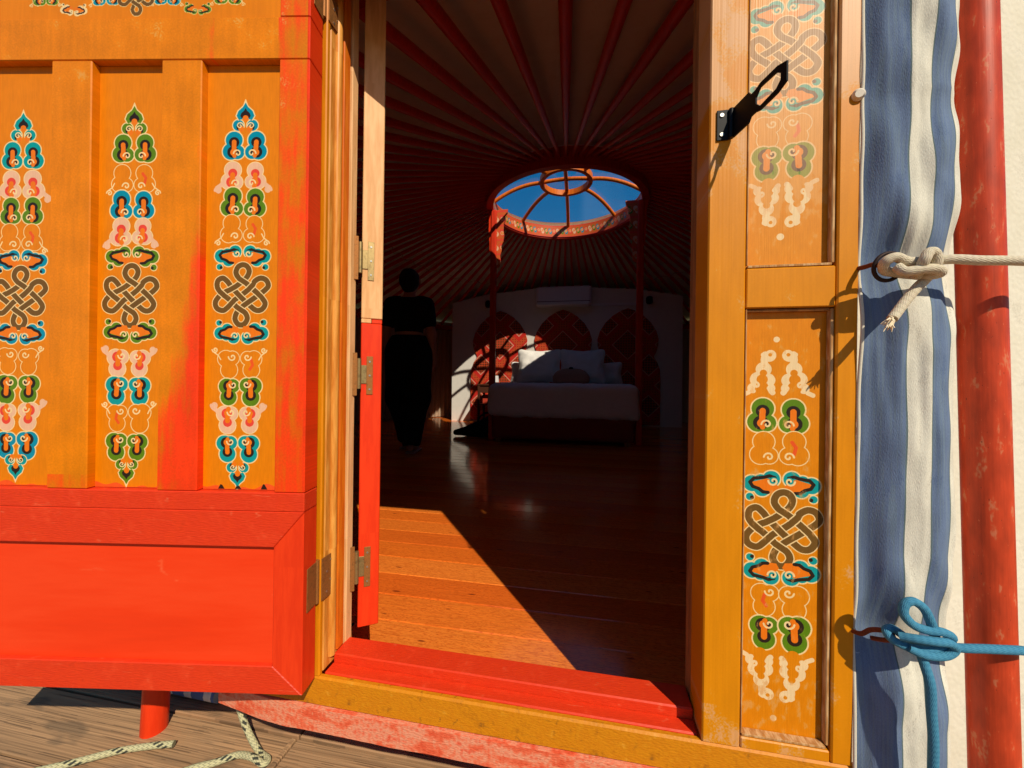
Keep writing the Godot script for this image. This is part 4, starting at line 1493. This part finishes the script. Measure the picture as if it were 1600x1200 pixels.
func poles_and_ropes() -> void:
	# outside poles: paint with rubbed patches, chips and nicks
	var pw := 256
	var ph := 1536
	var na := noise_bytes(pw, ph, 701, 0.03, 0.018, 5)
	var nb := noise_bytes(pw, ph, 703, 0.12, 0.12, 3)
	var ng := noise_bytes(pw, ph, 705, 0.2, 0.012, 3)
	var po := PackedByteArray()
	po.resize(pw * ph * 3)
	var hp := PackedByteArray()
	hp.resize(pw * ph)
	for i in pw * ph:
		var c := Vector3(192, 66, 34) * (1.0 + (na[i] - 128) * 0.0010 + (ng[i] - 128) * 0.0003)
		c = c.lerp(Vector3(206, 128, 92), clampf((na[i] - 178) / 30.0, 0.0, 0.75) * clampf((nb[i] - 90) / 60.0, 0.0, 1.0))
		var hgt := 200.0 + (ng[i] - 128) * 0.2
		if nb[i] > 232:
			c = Vector3(122, 44, 26)
			hgt = 70.0
		elif nb[i] < 26:
			c = Vector3(212, 110, 74)
			hgt = 150.0
		po[i * 3] = int(clampf(c.x, 0, 255)); po[i * 3 + 1] = int(clampf(c.y, 0, 255)); po[i * 3 + 2] = int(clampf(c.z, 0, 255))
		hp[i] = int(clampf(hgt, 0, 255))
	relief(mat("pole_coat", tex(pw, ph, po), 0.45), gray_tex(pw, ph, hp), 0.05)
	for e in [[Vector3(0.5530, -0.02, -0.606), Vector3(0.5130, 1.75, -0.628), "tall weathered red pole standing outside by the striped canvas"], [Vector3(-0.905, -0.005, -0.672), Vector3(-0.89, 1.75, -0.74), "short visible foot of a red pole below the open door"]]:
		var t := thing("red_pole", e[2], "pole", e[0], "red poles outside the yurt")
		var pts := PackedVector3Array()
		for i in 13:
			pts.append((e[1] - e[0]) * (i / 12.0))
		var body := MB.new().tube(pts, 0.0230 if e[0].x > 0 else 0.0235, 32, true, 1.0 / 1.78)
		part(t, "shaft", body, M["pole_coat"] if e[0].x > 0 else M["red_paint"])
	# pole dents and chips are in the paint; cords
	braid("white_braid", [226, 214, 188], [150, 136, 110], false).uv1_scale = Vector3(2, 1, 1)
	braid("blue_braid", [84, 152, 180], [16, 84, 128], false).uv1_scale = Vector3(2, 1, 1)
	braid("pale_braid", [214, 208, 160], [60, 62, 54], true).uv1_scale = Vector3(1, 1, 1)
	var t := thing("white_cord", "knotted white braided cord tied through an iron ring on the striped canvas", "cord")
	var r := 0.0058
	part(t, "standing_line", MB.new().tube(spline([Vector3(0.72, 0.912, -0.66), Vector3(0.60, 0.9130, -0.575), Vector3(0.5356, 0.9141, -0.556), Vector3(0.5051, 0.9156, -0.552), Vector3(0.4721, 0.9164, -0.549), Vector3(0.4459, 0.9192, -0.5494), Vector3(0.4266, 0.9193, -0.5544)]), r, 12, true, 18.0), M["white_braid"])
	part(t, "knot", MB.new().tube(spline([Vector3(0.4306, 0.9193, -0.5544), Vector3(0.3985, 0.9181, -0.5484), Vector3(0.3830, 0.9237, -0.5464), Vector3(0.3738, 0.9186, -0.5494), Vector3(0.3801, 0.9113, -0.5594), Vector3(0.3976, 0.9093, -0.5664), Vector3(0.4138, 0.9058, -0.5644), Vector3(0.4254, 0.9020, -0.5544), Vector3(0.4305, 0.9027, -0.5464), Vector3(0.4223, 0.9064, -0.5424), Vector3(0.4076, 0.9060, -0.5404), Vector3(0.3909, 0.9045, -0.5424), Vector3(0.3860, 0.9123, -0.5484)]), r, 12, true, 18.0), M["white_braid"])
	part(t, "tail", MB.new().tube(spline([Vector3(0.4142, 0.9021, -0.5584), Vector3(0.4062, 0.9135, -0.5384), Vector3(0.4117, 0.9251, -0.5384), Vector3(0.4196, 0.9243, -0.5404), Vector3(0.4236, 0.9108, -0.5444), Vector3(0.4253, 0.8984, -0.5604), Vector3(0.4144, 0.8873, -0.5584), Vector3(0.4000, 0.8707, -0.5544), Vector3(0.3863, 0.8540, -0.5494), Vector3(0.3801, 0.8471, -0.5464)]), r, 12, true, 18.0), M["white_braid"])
	# frayed end: loose strands
	var fr := MB.new()
	for i in 34:
		var d := Vector3(-0.0062, -0.0072, 0.002) + Vector3(rng.randf_range(-1, 1), rng.randf_range(-1, 1), rng.randf_range(-1, 1)) * 0.0052
		var s := Vector3(0.3808, 0.8478, -0.5466) + Vector3(rng.randf_range(-1, 1), rng.randf_range(-1, 1), rng.randf_range(-1, 1)) * 0.003
		fr.tube(spline([s, s + d * 0.6, s + d * 1.15 + Vector3(rng.randf_range(-1, 1), rng.randf_range(-1, 0.4), rng.randf_range(-1, 1)) * 0.003], 4), [0.0016, 0.0015, 0.0014, 0.0012, 0.001, 0.0009, 0.0008, 0.0006, 0.0003], 5, false)
	mat("strand", [228, 212, 180], 0.95)
	part(t, "frayed_end", fr, M["strand"])
	# iron ring
	var ring := []
	for i in 14:
		var a := TAU * i / 14.0
		ring.append(Vector3(0.3865, 0.9165, -0.563) + Vector3(cos(a) * 0.0185, sin(a) * 0.0165, cos(a) * -0.004 + sin(a) * 0.004))
	mat("dark_iron", [52, 40, 38], 0.6, {"metallic": 0.5})
	solo("iron_ring", MB.new().tube(spline(ring, 4, true), 0.0025, 8, false, 1.0, true), M["dark_iron"], "dark iron ring holding the white cord knot", "ring")
	t = thing("blue_cord", "knotted blue braided cord with a loop tied to the rusty hook", "cord")
	r = 0.0050
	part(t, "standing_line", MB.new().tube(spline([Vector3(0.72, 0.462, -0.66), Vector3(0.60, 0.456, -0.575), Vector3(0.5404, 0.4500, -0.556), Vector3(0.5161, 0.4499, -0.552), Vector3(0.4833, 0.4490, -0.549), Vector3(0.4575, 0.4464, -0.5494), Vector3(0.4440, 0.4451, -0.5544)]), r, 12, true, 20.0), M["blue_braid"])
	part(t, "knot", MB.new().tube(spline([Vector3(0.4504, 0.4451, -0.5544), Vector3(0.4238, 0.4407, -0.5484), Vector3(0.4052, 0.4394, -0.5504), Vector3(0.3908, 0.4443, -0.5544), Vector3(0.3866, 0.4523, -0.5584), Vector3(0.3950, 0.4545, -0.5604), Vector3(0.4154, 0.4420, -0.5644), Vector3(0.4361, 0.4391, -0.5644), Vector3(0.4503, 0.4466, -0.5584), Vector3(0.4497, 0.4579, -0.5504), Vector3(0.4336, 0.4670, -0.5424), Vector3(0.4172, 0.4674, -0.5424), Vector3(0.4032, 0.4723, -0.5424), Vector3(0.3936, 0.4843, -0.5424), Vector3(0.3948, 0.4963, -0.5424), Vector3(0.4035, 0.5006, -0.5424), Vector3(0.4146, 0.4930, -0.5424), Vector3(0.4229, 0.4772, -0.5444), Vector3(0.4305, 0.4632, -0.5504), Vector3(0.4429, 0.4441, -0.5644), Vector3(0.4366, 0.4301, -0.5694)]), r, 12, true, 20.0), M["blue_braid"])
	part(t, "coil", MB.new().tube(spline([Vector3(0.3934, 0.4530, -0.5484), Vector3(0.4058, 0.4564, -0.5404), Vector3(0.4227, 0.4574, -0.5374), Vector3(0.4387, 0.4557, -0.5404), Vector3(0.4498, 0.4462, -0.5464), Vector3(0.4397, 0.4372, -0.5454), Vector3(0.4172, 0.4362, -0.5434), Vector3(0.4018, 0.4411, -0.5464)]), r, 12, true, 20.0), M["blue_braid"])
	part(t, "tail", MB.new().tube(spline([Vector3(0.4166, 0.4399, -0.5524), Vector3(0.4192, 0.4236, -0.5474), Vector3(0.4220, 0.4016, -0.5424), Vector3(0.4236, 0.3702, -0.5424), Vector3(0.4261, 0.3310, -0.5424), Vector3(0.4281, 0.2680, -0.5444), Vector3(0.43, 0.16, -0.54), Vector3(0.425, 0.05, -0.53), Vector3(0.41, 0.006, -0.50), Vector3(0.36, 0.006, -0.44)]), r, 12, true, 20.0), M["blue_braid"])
	# cords on the deck
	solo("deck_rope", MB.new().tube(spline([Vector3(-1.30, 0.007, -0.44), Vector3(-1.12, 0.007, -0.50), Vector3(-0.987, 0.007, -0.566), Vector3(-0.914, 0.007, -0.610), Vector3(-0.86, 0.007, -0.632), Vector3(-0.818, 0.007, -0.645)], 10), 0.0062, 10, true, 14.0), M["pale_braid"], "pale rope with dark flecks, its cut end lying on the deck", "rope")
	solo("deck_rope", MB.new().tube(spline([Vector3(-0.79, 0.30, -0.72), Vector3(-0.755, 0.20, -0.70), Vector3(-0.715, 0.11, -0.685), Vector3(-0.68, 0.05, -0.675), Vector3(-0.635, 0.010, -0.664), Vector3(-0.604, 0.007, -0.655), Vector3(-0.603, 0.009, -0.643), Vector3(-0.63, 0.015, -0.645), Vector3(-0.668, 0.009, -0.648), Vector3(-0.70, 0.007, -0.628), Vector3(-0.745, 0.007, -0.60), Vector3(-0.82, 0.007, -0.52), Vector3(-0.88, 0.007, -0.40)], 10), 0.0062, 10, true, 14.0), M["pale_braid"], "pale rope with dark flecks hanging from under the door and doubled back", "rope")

func bracket_outline() -> PackedVector2Array:
	var o := PackedVector2Array()
	for q in [[0, 0], [0.20, 0], [0.19, -0.05], [0.15, -0.08], [0.155, -0.14], [0.125, -0.19], [0.12, -0.27], [0.135, -0.34], [0.12, -0.42], [0.085, -0.48], [0.09, -0.54], [0.065, -0.60], [0.075, -0.66], [0.06, -0.73], [0.02, -0.76], [0, -0.74]]:
		o.append(Vector2(q[0], q[1]))
	return o

func furniture() -> void:
	# carved posts under the crown
	var bm := mat("bracket_paint", fascia_tex(), 0.5)
	bm.uv1_scale = Vector3(1, 1, 1)
	for e in [[-0.985, 1.0, "red carved post with sunlit painted bracket beside the bed"], [0.602, -1.0, "red carved post with shaded painted bracket beside the bed"]]:
		var t := thing("crown_post", e[2], "post", Vector3(e[0], FLOOR, -4.16), "two posts under the crown")
		part(t, "shaft", bx(-0.034, 0.034, 0.0, RING_Y - FLOOR, -0.03, 0.03, 0.012), M["dark_red_paint"])
		var ol := PackedVector2Array()
		for q in bracket_outline():
			ol.append(Vector2(q.x * e[1] * 0.62, q.y * 0.86))
		var mb := MB.new()
		mb.rect = Rect2(-0.2, -0.66, 1.2, 0.16)
		mb.prism(ol, -0.014, 0.014, 0.002)
		part(t, "bracket", mb, bm, Vector3(0.034 * e[1], RING_Y - FLOOR, 0.0))
		var ol2 := PackedVector2Array()
		for q in bracket_outline():
			ol2.append(Vector2(-q.x * e[1] * 0.2, q.y * 0.62))
		part(t, "bracket", MB.new().prism(ol2, -0.014, 0.014, 0.002), M["red_paint"], Vector3(-0.034 * e[1], RING_Y - FLOOR, 0.0))
	# bed
	var n := FastNoiseLite.new()
	n.seed = 77
	n.frequency = 2.2
	mat("bed_base", [132, 54, 42], 0.85)
	mat("linen", mottle(256, 256, [[208, 204, 202], [222, 218, 216]], 601, 0.03, 0.03, 0.4), 0.9)
	tri_scale(M["linen"], Vector3(2, 2, 2))
	relief(M["linen"], M["grain"], 0.05)
	var bed := thing("bed", "double bed with white duvet on a dark red upholstered base", "bed", Vector3(-0.2, FLOOR, -4.9))
	part(bed, "base", MB.new().rbox(Vector3(1.50, 0.30, 1.84), 0.025, Vector3i(20, 6, 20)), M["bed_base"], Vector3(0, 0.19, 0))
	for sx in [-0.68, 0.68]:
		for sz in [-0.85, 0.85]:
			part(bed, "foot", bx(sx - 0.03, sx + 0.03, 0.0, 0.045, sz - 0.03, sz + 0.03, 0.002), M["raw_wood"])
	part(bed, "mattress", MB.new().rbox(Vector3(1.48, 0.22, 1.86), 0.05, Vector3i(16, 8, 16)), M["linen"], Vector3(0, 0.45, -0.01))
	part(bed, "duvet", MB.new().rbox(Vector3(1.58, 0.37, 1.90), 0.075, Vector3i(48, 16, 56), func(q: Vector3, h: Vector3) -> Vector3:
		var o := q
		o.y += 0.018 * n.get_noise_2d(q.x * 1.5, q.z * 1.5) * (1.0 if q.y > 0.0 else 0.0)
		if q.y < h.y * 0.5:
			var hang := (h.y * 0.5 - q.y)
			o += Vector3(signf(q.x) * (0.02 if absf(q.x) > h.x * 0.93 else 0.0), 0, 0.03 if q.z > h.z * 0.93 else 0.0) * hang * 2.0
			o += Vector3(0.10 * n.get_noise_2d(q.z * 2.0, q.y), 0.12 * n.get_noise_2d(q.x * 1.2 + q.z * 1.2, 4.0), 0.10 * n.get_noise_2d(q.x * 2.0, 9.0)) * hang
		return o), M["linen"], Vector3(0, 0.455, 0.012))
	# pillows, each on its own
	mat("pillow_case", mottle(256, 256, [[214, 212, 208], [228, 226, 222]], 603, 0.03, 0.03, 0.4), 0.9)
	tri_scale(M["pillow_case"], Vector3(3, 3, 3))
	var pillow := func(size: Vector3) -> MB:
		return MB.new().rbox(size, size.z * 0.45, Vector3i(26, 22, 8), func(q: Vector3, h: Vector3) -> Vector3:
			var u := absf(q.x / h.x)
			var v := absf(q.y / h.y)
			var thin := sqrt(maxf(0.02, (1.0 - pow(u, 3.0)) * (1.0 - pow(v, 3.0))))
			var o := q
			o.z *= thin
			o.x *= 1.0 - 0.10 * (1.0 - v * v) * u + 0.05 * u * v
			o.y *= 1.0 - 0.12 * (1.0 - u * u) * v + 0.05 * u * v
			o.z += 0.02 * n.get_noise_2d(q.x * 3.0 + size.x * 9.0, q.y * 3.0)
			return o)
	var spots := [
		[Vector3(-0.60, 1.03, -5.50), Vector3(0.66, 0.52, 0.20), -16.0, 0.0, "large white pillow lit by the skylight, leaning in the front row"],
		[Vector3(0.02, 1.03, -5.50), Vector3(0.66, 0.52, 0.20), -16.0, 0.03, "large white pillow in shade, leaning in the front row"],
		[Vector3(-0.76, 0.93, -5.72), Vector3(0.62, 0.36, 0.18), -10.0, 0.0, "low white pillow in sunlight behind the large pillow"],
		[Vector3(0.30, 0.93, -5.72), Vector3(0.62, 0.36, 0.18), -10.0, 0.0, "low white pillow in shade behind the large pillow"]]
	for s in spots:
		var o := solo("pillow", pillow.call(s[1]), M["pillow_case"], s[4], "pillow", s[0], "white pillows on the bed")
		o.rotation = Vector3(deg_to_rad(s[2]), s[3], 0)
	# folded throw in the shape of a low mound with a dark knot
	mat("beige_knit", [176, 128, 106], 0.95)
	var th := thing("round_cushion", "beige round cushion with a dark button on the duvet", "cushion", Vector3(-0.13, 0.765, -5.22))
	part(th, "cover", MB.new().rbox(Vector3(0.50, 0.24, 0.20), 0.09, Vector3i(24, 14, 8), func(q: Vector3, h: Vector3) -> Vector3:
		var o := q
		o.y *= sqrt(maxf(0.05, 1.0 - pow(absf(q.x / h.x), 2.4))) if q.y > 0.0 else 1.0
		o.y += 0.008 * n.get_noise_2d(q.x * 9.0, q.z * 9.0)
		return o), M["beige_knit"], Vector3(0, 0.10, 0))
	part(th, "button", MB.new().rbox(Vector3(0.06, 0.04, 0.04), 0.018, Vector3i(6, 6, 6)), M["black_metal"], Vector3(0, 0.215, 0.04))
	# nightstand with things
	mat("dark_wood", [74, 40, 26], 0.5)
	var ns := thing("nightstand", "small dark wooden nightstand between the post and the sunlit arch", "nightstand", Vector3(-1.33, FLOOR, -5.75))
	part(ns, "top", bx(-0.22, 0.22, 0.60, 0.625, -0.18, 0.18, 0.004), M["dark_wood"])
	part(ns, "shelf", bx(-0.20, 0.20, 0.30, 0.32, -0.16, 0.16, 0.003), M["dark_wood"])
	part(ns, "drawer", bx(-0.19, 0.19, 0.49, 0.598, -0.15, 0.16, 0.003), M["dark_wood"])
	for sx in [-0.20, 0.20]:
		for sz in [-0.16, 0.16]:
			part(ns, "leg", bx(sx - 0.016, sx + 0.016, 0.0, 0.5995, sz - 0.016, sz + 0.016, 0.002), M["dark_wood"])
	mat("book_red", [176, 60, 40], 0.8)
	solo("book", bx(-0.11, 0.11, 0.0, 0.14, -0.03, 0.03, 0.003), M["book_red"], "red book standing on the nightstand shelf", "book", Vector3(-1.38, FLOOR + 0.3205, -5.70))
	var nl := thing("table_lamp", "small white lamp standing on the nightstand", "lamp", Vector3(-1.30, FLOOR + 0.6255, -5.72))
	part(nl, "shade", MB.new().tube(PackedVector3Array([Vector3(0, 0.03, 0), Vector3(0, 0.13, 0)]), [0.055, 0.045], 20), M["ac_plastic"])
	part(nl, "stem", MB.new().tube(PackedVector3Array([Vector3(0, 0, 0), Vector3(0, 0.03, 0)]), [0.04, 0.015], 16), M["ac_plastic"])
	# bag on the floor
	mat("black_cloth", [16, 15, 17], 0.9)
	var bag := thing("travel_bag", "slumped black bag lying on the floor beside the bed", "bag", Vector3(-1.24, FLOOR, -4.35))
	part(bag, "body", nets([[Vector3(-0.22, 0.045, 0.03), Vector3(0.0, 0.075, 0), 0.035, 0.075], [Vector3(0.0, 0.075, 0), Vector3(0.20, 0.12, -0.02), 0.075, 0.12], [Vector3(0.12, 0.10, 0.05), Vector3(0.24, 0.16, -0.03), 0.09, 0.11], [Vector3(-0.1, 0.05, -0.06), Vector3(0.1, 0.07, 0.08), 0.045, 0.06]], 0.018, 0.05, func(q: Vector3) -> float: return -q.y), M["black_cloth"])
	part(bag, "strap", MB.new().tube(spline([Vector3(0.05, 0.15, 0.06), Vector3(0.08, 0.24, 0.05), Vector3(0.17, 0.29, 0.02), Vector3(0.24, 0.25, 0.0)]), 0.011, 8), M["black_cloth"])
	# pleated curtain along the back left wall
	mat("curtain_cloth", [176, 152, 128], 0.95)
	var cu := MB.new()
	var nn := FastNoiseLite.new()
	nn.seed = 5
	nn.frequency = 3.0
	cu.grid(420, 10, func(u: float, v: float):
		var a := lerpf(deg_to_rad(205.0), deg_to_rad(262.0), u)
		var r := WALL_R - 0.15 + 0.028 * sin(u * 300.0 + 1.4 * sin(u * 47.0)) * lerpf(1.0, 0.6, v) + 0.012 * nn.get_noise_2d(u * 40.0, v * 0.6)
		return Vector3(CEN.x + sin(a) * r, lerpf(FLOOR + 0.012, WALL_TOP - 0.11, v), CEN.z + cos(a) * r), func(q: Vector3): return CEN - q)
	solo("curtain", cu, M["curtain_cloth"], "pleated brown curtain along the wall left of the partition", "curtain")

func person() -> void:
	var t := thing("person", "person in black crop top and wide black trousers walking away inside", "person", Vector3(-1.556, FLOOR, -3.245), "", deg_to_rad(8.0))
	mat("skin", [168, 118, 92], 0.6)
	mat("hair", [26, 20, 18], 0.7)
	mat("sole", [150, 132, 120], 0.8)
	var v := func(x: float, y: float, z: float) -> Vector3: return Vector3(x, y, z)
	# facing -z, away from the camera
	var torso := [
		[v.call(0, 0.96, 0), v.call(0, 1.12, 0.0), 0.125, 0.108, 1.25], [v.call(0, 1.12, 0), v.call(0, 1.28, 0.01), 0.110, 0.128, 1.25],
		[v.call(-0.10, 1.335, 0.015), v.call(0.10, 1.335, 0.015), 0.075, 0.075, 1.1], [v.call(0, 1.36, 0.015), v.call(0, 1.47, -0.005), 0.058, 0.050]]
	var arms := []
	for s in [-1.0, 1.0]:
		arms.append([v.call(s * 0.165, 1.345, 0.01), v.call(s * 0.205, 1.08, 0.03 if s < 0 else 0.01), 0.052, 0.041])
		arms.append([v.call(s * 0.205, 1.08, 0.03 if s < 0 else 0.01), v.call(s * 0.222, 0.855, -0.04 if s < 0 else -0.02), 0.040, 0.026])
	var legs := []
	for s in [-1.0, 1.0]:
		var st: float = 0.10 if s > 0 else -0.14      # right foot behind
		legs.append([v.call(s * 0.085, 0.92, 0), v.call(s * 0.085, 0.50, st * 0.35), 0.088, 0.056])
		legs.append([v.call(s * 0.085, 0.50, st * 0.35), v.call(s * 0.065, 0.085, st), 0.055, 0.034])
		legs.append([v.call(s * 0.065, 0.045, st + 0.02), v.call(s * 0.070, 0.028, st - 0.15), 0.034, 0.026])
	var head := [[v.call(0, 1.545, -0.02), v.call(0, 1.565, -0.01), 0.074, 0.086], [v.call(0, 1.51, -0.055), v.call(0, 1.535, -0.05), 0.050, 0.062], [v.call(0, 1.525, -0.115), v.call(0, 1.55, -0.105), 0.010, 0.008],
		[v.call(-0.083, 1.545, -0.005), v.call(-0.083, 1.57, 0.0), 0.012, 0.015], [v.call(0.083, 1.545, -0.005), v.call(0.083, 1.57, 0.0), 0.012, 0.015]]
	var body := nets(torso + arms + legs + head, 0.014, 0.035, func(q: Vector3) -> float: return -q.y)
	# hands: palm, four fingers and a thumb, relaxed
	for s in [-1.0, 1.0]:
		var wr: Vector3 = v.call(s * 0.222, 0.86, -0.04 if s < 0 else -0.02)
		var hb := [[wr, wr + Vector3(s * 0.004, -0.06, -0.004), 0.024, 0.028, 1.0]]
		for k in 4:
			var zz := (k - 1.5) * 0.019
			var len: float = [0.068, 0.076, 0.072, 0.056][k]
			var b0 := wr + Vector3(s * 0.004, -0.075, zz)
			var b1 := b0 + Vector3(-s * 0.006, -len * 0.55, zz * 0.1)
			var b2 := b1 + Vector3(-s * 0.020, -len * 0.42, zz * 0.05)
			hb.append([wr + Vector3(0, -0.03, zz * 0.6), b0, 0.013, 0.010])
			hb.append([b0, b1, 0.009, 0.0085])
			hb.append([b1, b2, 0.0085, 0.0072])
		var t0 := wr + Vector3(0, -0.03, -0.026)
		hb.append([t0, t0 + Vector3(-s * 0.008, -0.032, -0.022), 0.012, 0.010])
		hb.append([t0 + Vector3(-s * 0.008, -0.032, -0.022), t0 + Vector3(-s * 0.014, -0.062, -0.022), 0.010, 0.008])
		var hand := nets(hb, 0.0055, 0.006)
		var base := body.p.size()
		body.p.append_array(hand.p); body.n.append_array(hand.n); body.uv.append_array(hand.uv)
		for i in hand.ix:
			body.ix.append(base + i)
	part(t, "body", body, M["skin"])
	var top := []
	for b in torso:
		top.append([b[0], b[1], b[2] + 0.014, b[3] + 0.014, b[4] if b.size() > 4 else 1.0])
	top.resize(3)
	top[2] = [v.call(-0.11, 1.335, 0.015), v.call(0.11, 1.335, 0.015), 0.088, 0.088, 1.1]
	for b in arms:
		if b[2] > 0.045:
			top.append([b[0], b[0].lerp(b[1], 0.62), b[2] + 0.016, b[3] + 0.022])
	part(t, "crop_top", nets(top, 0.014, 0.03, func(q: Vector3) -> float: return maxf(1.088 - q.y if absf(q.x) < 0.16 else -1.0, q.y - 1.405 if absf(q.x) < 0.075 else -1.0)), M["black_cloth"])
	var tr := [[v.call(-0.06, 0.96, 0), v.call(0.06, 0.96, 0), 0.128, 0.128, 1.15], [v.call(-0.03, 1.06, 0), v.call(0.03, 1.06, 0), 0.115, 0.115, 1.2]]
	for s in [-1.0, 1.0]:
		var st: float = 0.10 if s > 0 else -0.14
		tr.append([v.call(s * 0.085, 0.90, 0), v.call(s * 0.095, 0.50, st * 0.35), 0.132, 0.118])
		tr.append([v.call(s * 0.095, 0.50, st * 0.35), v.call(s * 0.065, 0.10, st), 0.118, 0.078])
	var pants := nets(tr, 0.015, 0.05, func(q: Vector3) -> float: return maxf(q.y - 1.062, 0.075 - q.y))
	for i in pants.p.size():
		var q := pants.p[i]
		var aa := atan2(q.z, q.x - signf(q.x) * 0.07)
		pants.p[i] += pants.n[i] * 0.008 * sin(aa * 6.0 + q.y * 7.0 + signf(q.x)) * smoothstep(1.05, 0.8, q.y)
	pants.smooth()
	part(t, "trousers", pants, M["black_cloth"])
	part(t, "hair", nets([[v.call(0, 1.555, 0.015), v.call(0, 1.585, 0.005), 0.088, 0.090], [v.call(0, 1.50, 0.035), v.call(0, 1.56, 0.03), 0.056, 0.078], [v.call(0, 1.59, 0.045), v.call(0, 1.60, 0.045), 0.060, 0.060]], 0.011, 0.03, func(q: Vector3) -> float: return -q.z - 0.055), M["hair"])
	for s in [-1.0, 1.0]:
		var st: float = 0.10 if s > 0 else -0.14
		part(t, "sandal", MB.new().rbox(Vector3(0.085, 0.024, 0.245), 0.011, Vector3i(8, 4, 12)), M["sole"], Vector3(s * 0.068, 0.0125, st - 0.065))
